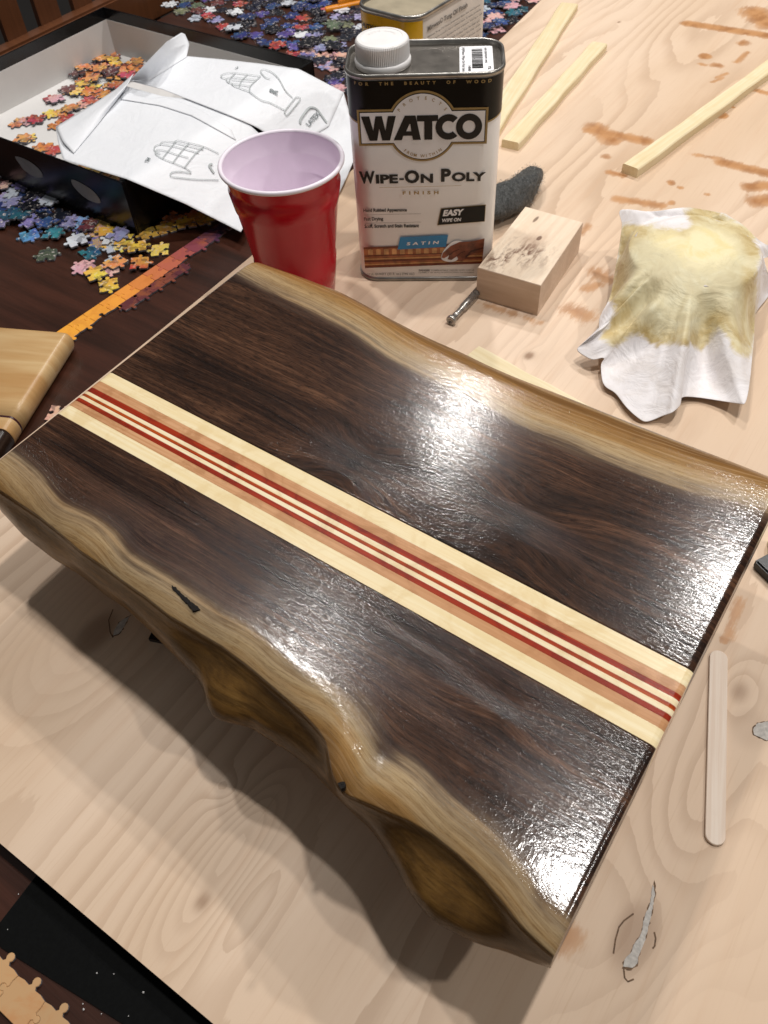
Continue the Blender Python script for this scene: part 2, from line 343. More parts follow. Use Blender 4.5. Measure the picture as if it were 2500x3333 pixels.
def curve(tab, x, sm=.003):
    X0 = np.arange(-.41, .03, .0005); Y0 = np.interp(X0, [p[0] for p in tab], [p[1] for p in tab])
    k = int(sm * 3 / .0005); kern = np.exp(-.5 * ((np.arange(-k, k + 1) * .0005) / sm) ** 2); kern /= kern.sum()
    Y1 = np.convolve(np.pad(Y0, k, mode='edge'), kern, 'valid'); return np.interp(x, X0, Y1)
XL, XR = -.3845, .0032
YS_L = [.2245, .2149, .2082, .2042, .2018, .1998, .1974, .1944, .1894, .1804]     # strip joints at the left end
YS_R = [.2200, .2112, .2059, .2029, .1995, .1973, .1943, .1913, .1859, .1767]     # and at the right end
def joint(k, x): return YS_L[k] + (YS_R[k] - YS_L[k]) * (x - XL) / (XR - XL)
def endx(t, z):
    """x of station t (0..1) at height z; the cut ends lean out very slightly at the foot"""
    d = (ZB - z); return (XL - .001 * d / TH) * (1 - t) + (XR + .0014 * d / TH) * t
def enddrop(t, L=XR - XL):
    e = np.minimum(t, 1 - t) * L; return .0013 * np.clip(1 - e / .0030, 0, 1) ** 2

def walnut(name):
    n = NT(name); g = n.attr('grain', 'Vector'); sap = n.attr('sap'); dk = n.attr('dark')
    s1 = n.noise(g, (14, 400, 1), 8, .72, .25); s2 = n.noise(g, (2.5, 70, 1), 4, .55, .2, (3, 1, 0)); s3 = n.noise(g, (130, 1500, 1), 3, .6); bl = n.noise(g, (14, 30, 1), 3, .6, .3, (7, 3, 0))
    fine = n.noise(g, (120, 1300, 1), 3, .7, 0, (1, 5, 0))
    t = n.math('ADD', n.math('MULTIPLY', s1, .5), n.math('ADD', n.math('MULTIPLY', s2, .30), n.math('MULTIPLY', bl, .20)))
    hrt = n.ramp(t, (.38, lin('150b07')), (.46, lin('2b1a11')), (.54, lin('442c1e')), (.64, lin('6d4c36')))
    hrt = n.mix(n.math('MULTIPLY', n.step(s3, .50, .64), .72), hrt, lin('120804'))
    hrt = n.mix(n.math('MULTIPLY', n.step(fine, .58, .72), .35), hrt, lin('6b4a35'))
    hrt = n.mix(n.math('MULTIPLY', dk, .85), hrt, lin('120a07'))
    wob = n.math('MULTIPLY', n.math('SUBTRACT', n.noise(g, (16, 230, 1), 5, .65), .5), .020)
    sd = n.math('ADD', sap, wob)
    sp = n.ramp(n.math('MULTIPLY', sd, 30.0), (.0, lin('5c4c3f')), (.15, lin('8c7b64')), (.38, lin('ab9470')), (.60, lin('9e7a4a')), (.82, lin('8a6233')), (1.0, lin('6e4c27')))
    sp = n.mix(n.math('MULTIPLY', n.step(s1, .46, .64), .42), sp, lin('7a5c38'))
    sp = n.mix(n.math('MULTIPLY', n.step(s2, .42, .64), .30), sp, lin('8f6e42'))
    sp = n.mix(n.math('MULTIPLY', n.step(fine, .48, .66), .38), sp, lin('5e4226'))
    l1 = n.noise(g, (5, 700, 1), 5, .7, .1, (6, 2, 0)); sp = n.mix(n.math('MULTIPLY', n.step(l1, .50, .64), .32), sp, lin('6d4e2a')); sp = n.mix(n.math('MULTIPLY', n.step(l1, .50, .38), .25), sp, lin('c6a780'))
    fc = n.attr('face')
    bt = n.noise(n.coord(), (32, 75, 60), 6, .66, .3, (5, 5, 0))
    fcol = n.ramp(bt, (.3, lin('402c16')), (.45, lin('604523')), (.56, lin('79582c')), (.72, lin('936f3a')))
    fcol = n.mix(n.math('MULTIPLY', n.step(n.noise(n.coord(), (18, 240, 300), 5, .65, .2), .48, .62), .6), fcol, lin('36260f'))
    sp = n.mix(n.math('MULTIPLY', fc, .85), sp, fcol)
    col = n.mix(n.step(sd, -.0045, .0075), hrt, sp)
    col = n.mix(n.math('MULTIPLY', n.math('MULTIPLY', n.step(sd, -.008, 0), n.math('SUBTRACT', 1.0, n.step(sd, 0, .006))), .45), col, lin('4a3b33'))
    pore = n.noise(g, (420, 2400, 1), 2, .6, 0, (2, 9, 0)); peel = n.noise(n.coord(), (1500, 1500, 1500), 1, .5); dash = n.noise(g, (200, 750, 1), 2, .6, 0, (8, 1, 0))
    speck = n.step(n.noise(g, (700, 2600, 1), 1, .5, 0, (4, 4, 0)), .52, .66)
    b1 = n.bump(n.step(dash, .36, .64), .45, .000045); b2 = n.bump(n.math('ADD', n.math('MULTIPLY', speck, .5), peel), .45, .00005, b1)
    n.P(Base_Color=col, Roughness=n.math('MULTIPLY_ADD', peel, .10, .27), Normal=b2, Coat_Weight=n.math('MULTIPLY', n.math('MULTIPLY_ADD', fc, -.42, .72), n.math('MULTIPLY_ADD', n.step(dash, .53, .60), -.60, 1.0)), Coat_Roughness=.12, Coat_Normal=b2)
    n.b.inputs['Specular IOR Level'].default_value = .05
    return n.m
M_WAL = walnut('walnut_lacquered')

def slab(name, side, label):
    """side -1: near slab, its live edge at small y; +1: far slab"""
    NXs = 430; T = np.linspace(0, 1, NXs); T = np.concatenate([[0, .0008, .0018, .0035], T[3:-3], [1 - .0035, 1 - .0018, 1 - .0008, 1]]); NXs = len(T)
    x = XL + (XR - XL) * T
    if side < 0: yi = np.array([joint(9, v) for v in x]); ye = curve(crest, x, .0016); yb = curve(botm, x, .002); ysap = curve(sapF, x, .0018); ygr = curve(sapF, x, .009)
    else: yi = np.array([joint(0, v) for v in x]); ye = curve(back, x, .004); yb = ye - .003; ysap = curve(sapB, x, .003); ygr = curve(sapB, x, .012)
    rings = []; NT_, NFc, NB = 95, 26, 8
    Rsh = .016 if side < 0 else .016; drop = .0055 if side < 0 else .0065
    for s in np.linspace(0, 1, NT_):                         # across the top
        y = yi + (ye - yi) * s; d = np.abs(ye - y); z = ZB - drop * np.clip(1 - d / Rsh, 0, 1) ** 2.4
        if side < 0:                                          # the dip of the cleft in the burl
            p = np.clip((x + .101) / .006, -3, 3); z = z - .0035 * np.exp(-p ** 2) * np.clip(1 - np.abs(y - .089) / .024, 0, 1)
        rings.append((y, z, 0 * y, s))
    zt = rings[-1][1]
    for s in np.linspace(0, 1, NFc)[1:]:                      # the live edge face
        f = s - .10 * np.sin(2 * PI * s) if side < 0 else s
        z = zt + (ZB - TH + .003 - zt) * s
        out = (1 - (2 * s - 1) ** 8 * .0) * 0
        y = ye + (yb - ye) * f
        # round the crest and the foot
        y = y + side * (-.0022 * (1 - np.clip(s / .12, 0, 1)) ** 2 * (s > 0))
        if side < 0: y = y - .0012 * np.sin(PI * s) ** 2
        else: y = y + .004 * np.sin(PI * s) - .003 * s
        rings.append((y, z, np.full_like(y, min(1, s * 6)), 1 + s))
    yl, zl = rings[-1][0], rings[-1][1]
    for s in np.linspace(0, 1, NB)[1:]:                       # underside
        rings.append((yl + (yi - yl) * s, np.minimum(zl, ZB - TH + .003 * (1 - min(1, s * 6)) ** 2 * 1.0), np.ones_like(yl), 2 + s))
    V, G, S, D, FA = [], [], [], [], []
    dr = enddrop(T)
    for k, (y, z, fa, sk) in enumerate(rings):
        zz = z - (dr if sk <= 1.0 else 0 * dr) * 1.0
        xx = endx(T, zz); V.append(np.stack([xx, y, zz], -1))
        hs = np.abs(ysap - yi); d = side * (y - ysap)
        hs = np.abs(ygr - yi); dg = side * (y - ygr); frc = np.clip(1 + dg / hs, 0, 1); hm = float(np.mean(hs)); g1 = np.abs(y - yi) * (.095 / hm); wgt = frc ** 3
        gg = np.where(dg < 0, frc * .095 * wgt + g1 * (1 - wgt), .095 + dg * .9)
        if sk > 1: gg = .095 + np.maximum(side * (ye - ygr), 0) * .9 + (min(sk, 2) - 1) * .036
        wob = .0035 * (vnoise(xx / .05 + 9, gg / .02, 21 + side, 3) - .5)
        for (kx, kg, a, sx, sg) in KNOTS[side]:
            e = np.exp(-((xx - kx) / sx) ** 2 - ((gg - kg) / sg) ** 2); wob = wob + a * e * np.sign(gg - kg) * np.minimum(1, np.abs(gg - kg) / (sg * .4))
        G.append(np.stack([xx, gg + wob, 0 * gg], -1)); S.append(np.where(sk > 1, np.maximum(d, .02), d) + 0 * xx)
        dd = np.zeros_like(xx)
        for (qx, qy, rx, ry, an, am) in DARKS[side]:
            cx_, sn_ = math.cos(an), math.sin(an); ux = (xx - qx) * cx_ + (y - qy) * sn_; uy = -(xx - qx) * sn_ + (y - qy) * cx_
            dd = np.maximum(dd, am * np.exp(-(ux / rx) ** 2 - (uy / ry) ** 2))
        if sk > 1: dd = dd * 0
        D.append(dd); FA.append(fa + 0 * xx)
    nr = len(V); P = np.stack(V).reshape(-1, 3); ids = np.arange(nr * NXs).reshape(nr, NXs)
    a = ids; bq = np.roll(ids, -1, 0)
    q = np.stack([a[:, :-1], a[:, 1:], bq[:, 1:], bq[:, :-1]], -1).reshape(-1, 4)
    if side < 0: q = q[:, ::-1]
    Fc = q.tolist()
    c0, c1 = len(P), len(P) + 1
    P = np.vstack([P, [[endx(0, ZB - .019), (yi[0] + ye[0]) / 2, ZB - .019], [endx(1, ZB - .019), (yi[-1] + ye[-1]) / 2, ZB - .019]]])
    # end caps: strips between the top half and the bottom half of the ring would be better shaped; a fan does here
    capF = []
    for i in range(nr):
        j = (i + 1) % nr
        f0 = (ids[i, 0], ids[j, 0], c0); f1 = (ids[j, -1], ids[i, -1], c1)
        if side < 0: f0, f1 = f0[::-1], f1[::-1]
        capF += [tuple(int(v) for v in f0), tuple(int(v) for v in f1)]
    nq = len(Fc); Fc += capF
    me = bpy.data.meshes.new(name); me.from_pydata(P.tolist(), [], Fc); me.update()
    sm = np.ones(len(Fc), bool); sm[nq:] = False; me.polygons.foreach_set('use_smooth', sm)
    ext = lambda L, w_=None: np.concatenate([np.stack(L).reshape(-1, *( [3] if w_ else [] )), np.array([L[20][0], L[20][-1]])])
    set_attr(me, 'grain', ext(G, 3), 'FLOAT_VECTOR'); set_attr(me, 'sap', ext(S)); set_attr(me, 'dark', ext(D)); set_attr(me, 'face', ext(FA))
    me.validate(); o = obj(name, me, M_WAL, board); o['label'] = label; return o
def gk(px, py, side):                                         # board-top point -> (x, grain coordinate)
    p = at(px, py, ZB); yi = joint(9 if side < 0 else 0, p.x); ysap = float(curve(sapF if side < 0 else sapB, np.array([p.x]), .003)[0])
    return p.x, (1 + side * (p.y - ysap) / abs(ysap - yi)) * .095
def kk(px, py, side, a, sx, sg): x_, g_ = gk(px, py, side); return (x_, g_, a, sx, sg)
KNOTS = {-1: [kk(560, 1540, -1, .011, .018, .015), kk(1620, 2330, -1, .012, .022, .020), kk(1290, 2050, -1, .004, .03, .01)],
         1: [kk(1150, 1510, 1, .016, .030, .026), kk(1690, 1715, 1, .016, .034, .026), kk(1380, 1315, 1, .003, .02, .01), kk(820, 1250, 1, .003, .04, .02)]}
def dkq(px, py, rx, ry, an, am): p = at(px, py, ZB); return (p.x, p.y, rx, ry, an, am)
DARKS = {-1: [dkq(560, 1535, .010, .004, .0, .9), dkq(1640, 2330, .006, .004, 0, .8), dkq(2080, 2500, .014, .010, .3, .6), dkq(1930, 2820, .016, .005, .6, .7), dkq(1310, 2020, .02, .004, 0, .5)],
         1: [dkq(1150, 1510, .008, .005, .2, 1.0), dkq(1090, 1480, .022, .010, -.1, .55), dkq(1690, 1715, .007, .006, 0, 1.0), dkq(1800, 1640, .030, .009, .75, .75), dkq(1500, 1800, .03, .007, 0, .4)]}
slab('front_slab', -1, 'near walnut slab with knobbly golden live edge')
slab('back_slab', 1, 'far walnut slab with smooth golden live edge')

def stripmat(name, a, b_, c_, vs=40):
    n = NT(name); co = n.coord(); s1 = n.noise(co, (9, 500, 1), 5, .6); s2 = n.noise(co, (40, 55, 1), 4, .65, 1.2); s3 = n.noise(co, (90, 1600, 1), 3)
    s4 = n.noise(co, (2.2, 50, 1), 3, loc=(3, 3, 0))
    col = n.mix(n.step(s1, .35, .65), lin(a), lin(b_)); col = n.mix(n.math('MULTIPLY', n.step(s2, .45, .65), .55), col, lin(c_)); col = n.mix(n.math('MULTIPLY', n.step(s3, .55, .72), .3), col, lin(c_))
    col = n.mix(n.math('MULTIPLY', n.step(s4, .45, .65), .4), col, lin(a))
    peel = n.noise(co, (1500, 1500, 1500), 1, .5)
    n.P(Base_Color=col, Roughness=n.math('MULTIPLY_ADD', peel, .08, .14), Normal=n.bump(peel, .45, .00006)); return n.m
M_MAP = stripmat('maple_cream', 'e8d3a4', 'f1e3bf', 'd8bc86'); M_CHE = stripmat('cherry_tan', 'bd8a60', 'cf9f76', 'a06e46')
M_PAD = stripmat('padauk_red', '8c2510', 'a5330f', '55140a'); M_THN = stripmat('padauk_orange', 'b04c12', '982f0e', '661f0c'); M_PLE = stripmat('maple_light', 'ead6ae', 'f0e2c2', 'd6b98a')
STR = [(0, 1, M_MAP, 'maple_strip'), (1, 2, M_CHE, 'cherry_strip'), (2, 3, M_PAD, 'padauk_strip'), (3, 4, M_PLE, 'maple_strip'), (4, 5, M_THN, 'padauk_strip'),
       (5, 6, M_PLE, 'maple_strip'), (6, 7, M_PAD, 'padauk_strip'), (7, 8, M_CHE, 'cherry_strip'), (8, 9, M_MAP, 'maple_strip')]
LBS = ['wide cream maple strip on the far side', 'tan cherry strip on the far side', 'red strip on the far side', 'narrow cream strip beside the far red strip', 'thinnest orange red strip in the middle',
       'narrow cream strip beside the near red strip', 'red strip on the near side', 'tan cherry strip on the near side', 'wide cream maple strip on the near side']
for (k0, k1, m_, nm), lb in zip(STR, LBS):
    T = np.concatenate([[0, .0018, .0035, .008], np.linspace(.03, .97, 12), [.992, 1 - .0035, 1 - .0018, 1]])
    V, Fc = [], []
    for t in T:
        d = float(enddrop(t)); ed = .00012
        for k, z, e in ((k0, ZB - TH, 0), (k0, ZB - d - ed, 0), (k0, ZB - d, -ed * 1.5), (k1, ZB - d, ed * 1.5), (k1, ZB - d - ed, 0), (k1, ZB - TH, 0)):
            X_ = float(endx(t, z)); V.append((X_, joint(k, X_) + e, z))
    N = len(T)
    for i in range(N - 1):
        for j in range(6):
            j2 = (j + 1) % 6; Fc.append((i * 6 + j, i * 6 + j2, (i + 1) * 6 + j2, (i + 1) * 6 + j))
    Fc += [(5, 4, 3, 2, 1, 0), tuple((N - 1) * 6 + j for j in range(6))]
    o = obj(nm, mesh(nm, V, Fc), m_, board); o['label'] = lb
M_BARK = plain('bark_black', '120b07', .6, var=.4, vscale=900, bump=.8, bscale=1500, spec=.2)
def bark(pts, dz):
    W3 = [at(x, y, ZB) for x, y in pts]; return obj('bark_inclusion', prism_me('bark_inclusion', rough_poly([(p.x, p.y) for p in W3], .0003, .001), ZB - .006, ZB + dz), M_BARK, board)
bark([(560, 1905), (572, 1912), (600, 1938), (622, 1958), (645, 1975), (650, 1985), (628, 1988), (618, 1972), (590, 1945), (562, 1920)], .0001)
bark([(1100, 2542), (1122, 2536), (1124, 2556), (1110, 2562), (1102, 2556)], -.0022)

# ---- painter's pyramids
M_BLK = plain('black_plastic', '15181a', .35, var=.2, bump=.15, bscale=600)
def pyramid(loc, rz, label):
    s, hh = .0225, .0518; e = empty('pyramid_stand', loc, rz)
    V = [(-s, -s, 0), (s, -s, 0), (s, s, 0), (-s, s, 0), (-s, -s, .003), (s, -s, .003), (s, s, .003), (-s, s, .003)]
    obj('base', mesh('base', V, [(3, 2, 1, 0), (0, 1, 5, 4), (1, 2, 6, 5), (2, 3, 7, 6), (3, 0, 4, 7), (4, 5, 6, 7)]), M_BLK, e)
    k = .82 * s; V = [(-k, -k, .003), (k, -k, .003), (k, k, .003), (-k, k, .003)] + [(x * .0015, y * .0015, hh) for x, y in ((-1, -1), (1, -1), (1, 1), (-1, 1))]
    obj('spike', mesh('spike', V, [(0, 1, 5, 4), (1, 2, 6, 5), (2, 3, 7, 6), (3, 0, 4, 7), (4, 5, 6, 7)]), M_BLK, e)
    return tag(e, label, 'stand')
pyramid((-.2655, .1485, 0), .35, 'black plastic pyramid stand under the near long edge of the board')
pyramid((-.06, .30, 0), .2, 'black plastic pyramid stand under the right half of the board')
pyramid((-.30, .30, 0), .5, 'black plastic pyramid stand under the far left part of the board')
e = empty('black_plastic_block', (.0300, .3735, 0), .30 + PI / 4)
obj('body', box_me('body', -.017, .017, -.017, .017, .0, .0075, .0012), M_BLK, e); tag(e, 'small flat black plastic block beside the right end of the board', 'block')
# ================================================================== CANS
def rrect(w, d, r_, seg=10):
    """rounded rectangle outline counter-clockwise, starting at the front-left straight; centre (0,0)"""
    pts = []
    for (sx, sy, a0) in ((1, -1, -90), (1, 1, 0), (-1, 1, 90), (-1, -1, 180)):
        for k in range(seg + 1):
            a = math.radians(a0 + 90 * k / seg); pts.append(((w / 2 - r_) * sx + r_ * math.cos(a), (d / 2 - r_) * sy + r_ * math.sin(a)))
    return pts
def loft(name, rings, cap0=True, cap1=True, smooth=True):
    n = len(rings[0][0]); V, Fc = [], []
    for pts, z in rings: V += [(x, y, z) for x, y in pts]
    for i in range(len(rings) - 1):
        for k in range(n): j = (k + 1) % n; Fc.append((i * n + k, i * n + j, (i + 1) * n + j, (i + 1) * n + k))
    if cap0: Fc.append(tuple(range(n))[::-1])
    if cap1: Fc.append(tuple(range((len(rings) - 1) * n, len(rings) * n)))
    me = mesh(name, V, Fc, smooth)
    for p in list(me.polygons)[-(int(cap0) + int(cap1)):] if (cap0 or cap1) else []: p.use_smooth = False
    return me
M_TIN = plain('tin_metal', 'a09d98', .32, .9, var=.18, vscale=90, bump=.1, bscale=300)
M_TIND = plain('tin_top', '837d76', .26, .7, var=.16, vscale=60, bump=.12, bscale=200)
def can(name, loc, rz, w, d, H, rr, body_mat, label, top=None):
    e = empty(name, loc, rz); tag(e, label, 'can'); R0 = lambda o: rrect(w + 2 * o, d + 2 * o, rr + o)
    obj('body', loft('body', [(R0(-.0006), .003), (R0(0), .0045), (R0(0), H - .0045), (R0(-.0006), H - .003)], False, False), body_mat, e)
    obj('bottom_rim', loft('bottom_rim', [(R0(-.001), 0), (R0(.0009), .0006), (R0(.0011), .0022), (R0(.0004), .0036), (R0(-.0012), .0038)], True, False), M_TIN, e)
    obj('top_rim', loft('top_rim', [(R0(-.001), H - .0036), (R0(.0008), H - .0034), (R0(.0012), H - .0015), (R0(.0006), H - .0002), (R0(-.0004), H), (R0(-.0012), H - .0006), (R0(-.0016), H - .004)], False, False), M_TIN, e)
    obj('top_panel', loft('top_panel', [(R0(-.0014), H - .0038), (R0(-.0035), H - .0042), (R0(-.005), H - .0034), (R0(-.0065), H - .0034)], False, True), top or M_TIND, e)
    return e
M_CANW = plain('label_white', 'f4f2f1', .22, var=.03, vscale=20); M_CANB = plain('label_black', '0c0b0b', .3, var=.1, spec=.25)
M_GOLD = plain('label_gold', 'a58a58', .35, var=.1, vscale=200); M_INK = plain('ink_black', '111010', .4, var=.1); M_INKG = plain('ink_grey', '6e6a68', .5, var=.1)
M_BLUE = plain('label_blue', '1f7fb4', .3, var=.08); M_LWHT = plain('label_print_white', 'f0eff1', .3, var=.03)
CW, CD, CH, CR = .1150, .0585, .1745, .0165
yaw1 = math.radians(31.2); uu = Vector((math.cos(yaw1), math.sin(yaw1))); vv = Vector((-math.sin(yaw1), math.cos(yaw1)))
c0 = Vector((-.3782, .4865)) + uu * .0562; cen = c0 + vv * (CD / 2)
can1 = can('finish_can', (cen.x, cen.y, 0), yaw1, CW, CD, CH, CR, M_CANW, 'black and white rectangular tin of wipe-on poly with a white ribbed cap')
def wrap(u_, z, off=.0003, W_=CW, D_=CD, R_=CR):
    """u measured from the left end of the front (0 .. .1125) -> point on the can's skin, running round the corners"""
    s = u_ - .0562; hw = W_ / 2 - R_; sg = 1 if s >= 0 else -1; a = abs(s)
    if a <= hw: return (s, -D_ / 2 - off, z)
    a -= hw; arc = R_ * PI / 2
    if a <= arc: th = a / R_; return (sg * (hw + (R_ + off) * math.sin(th)), -D_ / 2 + R_ - (R_ + off) * math.cos(th), z)
    a -= arc; hd = D_ - 2 * R_
    if a <= hd: return (sg * (W_ / 2 + off), -D_ / 2 + R_ + a, z)
    a -= hd
    if a <= arc: th = a / R_; return (sg * (hw + (R_ + off) * math.cos(th)), D_ / 2 - R_ + (R_ + off) * math.sin(th), z)
    a -= arc; return (sg * (hw - a), D_ / 2 + off, z)
def bandz(u_):                                                # lower edge of the black band dips towards the emblem
    s = min(abs(u_ - .0562), .075); return .1345 + .0068 * (s / .06) ** 2 - (.0 if s < .06 else 0)
U = np.linspace(.0562 - .162, .0562 + .162, 140)
V, Fc = [], []
for u_ in U: V += [wrap(u_, bandz(u_)), wrap(u_, .155), wrap(u_, CH - .0042)]
for i in range(len(U) - 1): Fc += [(3 * i, 3 * i + 3, 3 * i + 4, 3 * i + 1), (3 * i + 1, 3 * i + 4, 3 * i + 5, 3 * i + 2)]
obj('black_band', mesh('black_band', V, Fc, True), M_CANB, can1)
V, Fc = [], []
for u_ in U: V += [wrap(u_, bandz(u_) - .0009, .00045), wrap(u_, bandz(u_) + .0004, .00045)]
for i in range(len(U) - 1): Fc.append((2 * i, 2 * i + 2, 2 * i + 3, 2 * i + 1))
obj('gold_line', mesh('gold_line', V, Fc, True), M_GOLD, can1)
def emblem(g_):
    """union of the name panel and the round seal, grown by g_"""
    cx_, cy_ = .0548, .1362; a, b_, R_ = .0485 + g_, .0137 + g_, .0268 + g_; th = math.asin(b_ / R_); P = []
    x_c = R_ * math.cos(th)
    P += [(-a, -b_), (-x_c, -b_)]
    P += [(R_ * math.cos(t), R_ * math.sin(t)) for t in np.linspace(PI + th, 2 * PI - th, 30)[1:-1]]
    P += [(x_c, -b_), (a, -b_), (a, b_), (x_c, b_)]
    P += [(R_ * math.cos(t), R_ * math.sin(t)) for t in np.linspace(th, PI - th, 30)[1:-1]]
    P += [(-x_c, b_), (-a, b_)]
    return [(cx_ + x, cy_ + y) for x, y in P]
def sub(me):                                                   # triangulate and split long faces so print follows the can
    return me
for nm, g_, m_, off in (('emblem_gold', 0, M_GOLD, .0007), ('emblem_line', -.0016, M_INK, .0009), ('emblem_panel', -.0022, M_LWHT, .0011)):
    f = Flat(); f.poly(emblem(g_)); f.build(nm, lambda x, y, o=off: (x - .0562, -CD / 2 - o, y), m_, can1)
def cm(off=.0004): return lambda x, y: (x - .0562, -CD / 2 - off, y)
# brand word drawn letter by letter
def ring(cx_, cy_, R_, r_, a0, a1, sy=1.0, k=28):
    A = np.linspace(math.radians(a0), math.radians(a1), k); V = []; Fc = []
    for t in A: V += [(cx_ + R_ * math.cos(t), cy_ + sy * R_ * math.sin(t)), (cx_ + r_ * math.cos(t), cy_ + sy * r_ * math.sin(t))]
    for i in range(k - 1): Fc.append((2 * i, 2 * i + 1, 2 * i + 3, 2 * i + 2))
    return V, Fc
f = Flat(); z0, z1 = .1268, .1452
def L(pts): f.poly([(x, z0 + y * (z1 - z0)) for x, y in pts])
L([(.0092, 1), (.0154, 1), (.0178, .40), (.0200, 1), (.0248, 1), (.0270, .40), (.0293, 1), (.0352, 1), (.0302, 0), (.0243, 0), (.0224, .5), (.0205, 0), (.0146, 0)])
f.poly([(x, z0 + y * (z1 - z0)) for x, y in [(.0330, 0), (.0418, 1), (.0458, 1), (.0458, .66), (.0452, .66), (.0425, .36), (.0458, .36), (.0458, .18), (.0403, .18), (.0392, 0)]])
f.poly([(x, z0 + y * (z1 - z0)) for x, y in [(.0458, 1), (.0498, 1), (.0536, 0), (.0476, 0), (.0470, .18), (.0458, .18), (.0458, .36), (.0465, .36), (.0458, .66)]])
L([(.0508, 1), (.0665, 1), (.0665, .76), (.0622, .76), (.0622, 0), (.0562, 0), (.0562, .76), (.0508, .76)])
V_, F_ = ring(.0742, .1361, .0096, .0046, 45, 315); f.add(V_, F_); V_, F_ = ring(.0895, .1361, .0097, .0047, 0, 360, 1, 40); f.add(V_, F_)
f.build('brand_lettering', cm(.0014), M_INK, can1)
f = Flat()
def arc_text(s, cx_, cy_, R_, a0, a1, hgt, down=False):
    chars = list(s)
    for k, ch in enumerate(chars):
        if ch == ' ': continue
        a = math.radians(a0 + (a1 - a0) * k / (len(chars) - 1)); V, Fc = text2d(ch, .012); A = np.array(V)
        A[:, 0] -= (A[:, 0].min() + A[:, 0].max()) / 2; A = A / .73 * hgt
        if down: rot = a + PI / 2; rad = R_
        else: rot = a - PI / 2; rad = R_
        f.add([(cx_ + rad * math.cos(a) + x * math.cos(rot) - y * math.sin(rot), cy_ + rad * math.sin(a) + x * math.sin(rot) + y * math.cos(rot)) for x, y in A], Fc)
arc_text('PROTECTS', .0548, .1362, .0205, 142, 38, .0024); arc_text('FROM WITHIN', .0548, .1362, .0232, 233, 307, .0024, True)
f.text('FINISH', .0385, .0672, .0822, .0852, .05, 1.9, rise=.0)
f.line([(.0200, .0886), (.0850, .0893)], .0003)
f.build('gold_lettering', cm(.0014), M_GOLD, can1)
f = Flat(); x_ = .0065
f.text('FOR  THE  BEAUTY  OF  WOOD', .0055, .1045, .1670, .1694, .04, 2.1); f.build('band_lettering', lambda x, y: wrap(x, y, .0007), M_GOLD, can1)
f = Flat()
for ch, xa, xb, zb_, zt in (('W', .0045, .0170, .0915, .1020), ('IPE', .0176, .0352, .0915, .0990), ('-', .0362, .0398, .0942, .0957), ('O', .0404, .0520, .0913, .1022), ('N', .0530, .0628, .0915, .0990), ('P', .0690, .0768, .0922, .1030), ('OLY', .0774, .1040, .0922, .0998)):
    f.text(ch, xa, xb, zb_, zt, .045)
f.text('Hand Rubbed Appearance', .0060, .0415, .0660, .0700, .03); f.text('Fast Drying', .0060, .0218, .0582, .0622, .03); f.text('Scuff, Scratch and Stain Resistant', .0060, .0512, .0518, .0556, .03)
f.build('black_lettering', cm(.0005), M_INK, can1)
f = Flat(); f.line([(.0060, .0643), (.0528, .0648)], .00022); f.line([(.0060, .0568), (.0530, .0572)], .00022)
f.text('ONE QUART (32 fl. oz.) (946 mL)', .0050, .0465, .0058, .0085, .01); f.text('DANGER!', .0505, .0600, .0098, .0116, .04)
f.text('COMBUSTIBLE LIQUID AND VAPOR', .0610, .0985, .0099, .0112, .01); f.text('HARMFUL OR FATAL IF SWALLOWED. See back panel.', .0505, .0985, .0076, .0089, .01)
f.build('grey_lettering', cm(.0005), M_INKG, can1)
f = Flat(); f.poly([(.0690, .0693), (.1052, .0722), (.1051, .0570), (.0662, .0541)]); f.build('easy_panel_edge', cm(.0005), M_GOLD, can1)
f = Flat(); f.poly([(.0694, .0690), (.1048, .0717), (.1047, .0575), (.0668, .0546)]); f.build('easy_panel', cm(.0008), M_CANB, can1)
f = Flat(); f.text('EASY', .0706, .0868, .0625, .0682, .05, slant=.2, rise=.05); f.text('WIPE ON', .0696, .0852, .0572, .0604, .03, slant=.2, rise=.05); f.build('easy_lettering', cm(.0011), M_LWHT, can1)
# molding picture with the rubbing hand
M_WD1 = plain('print_wood', 'b0673c', .3, var=.25, vscale=160); M_WD2 = plain('print_wood_dark', '74351b', .3, var=.2, vscale=160); M_WD3 = plain('print_wood_light', 'd29a62', .3, var=.2, vscale=160)
M_HAND = plain('print_hand', '8a4a30', .3, var=.35, vscale=140); M_HAND2 = plain('print_hand_dark', '552414', .3, var=.3, vscale=140)
f = Flat(); f.poly([(.0038, .0341), (.1056, .0373), (.1047, .0178), (.0038, .0139)]); f.build('picture_ground', cm(.0005), M_WD1, can1)
f = Flat()
for k in range(11): x_ = .0075 + k * .0068; f.poly([(x_, .0268 + k * .0001), (x_ + .0040, .0269 + k * .0001), (x_ + .0040, .0318 + k * .0001), (x_ + .0018, .0326 + k * .0001), (x_, .0318 + k * .0001)])
f.line([(.0038, .0225), (.105, .0252)], .0013); f.line([(.0038, .0172), (.105, .0203)], .0010); f.build('picture_light', cm(.0008), M_WD3, can1)
f = Flat(); f.line([(.0038, .0257), (.105, .0288)], .0009); f.line([(.0038, .0203), (.105, .0233)], .0016); f.line([(.0038, .0148), (.105, .0184)], .0020); f.line([(.0038, .0334), (.105, .0366)], .0012); f.build('picture_dark', cm(.0009), M_WD2, can1)
f = Flat(); f.poly(catmull([(.070, .0225), (.072, .031), (.080, .0395), (.088, .0385), (.086, .030), (.0835, .0215), (.077, .0195)], 5, True)); f.build('picture_cloth', cm(.0011), M_LWHT, can1)
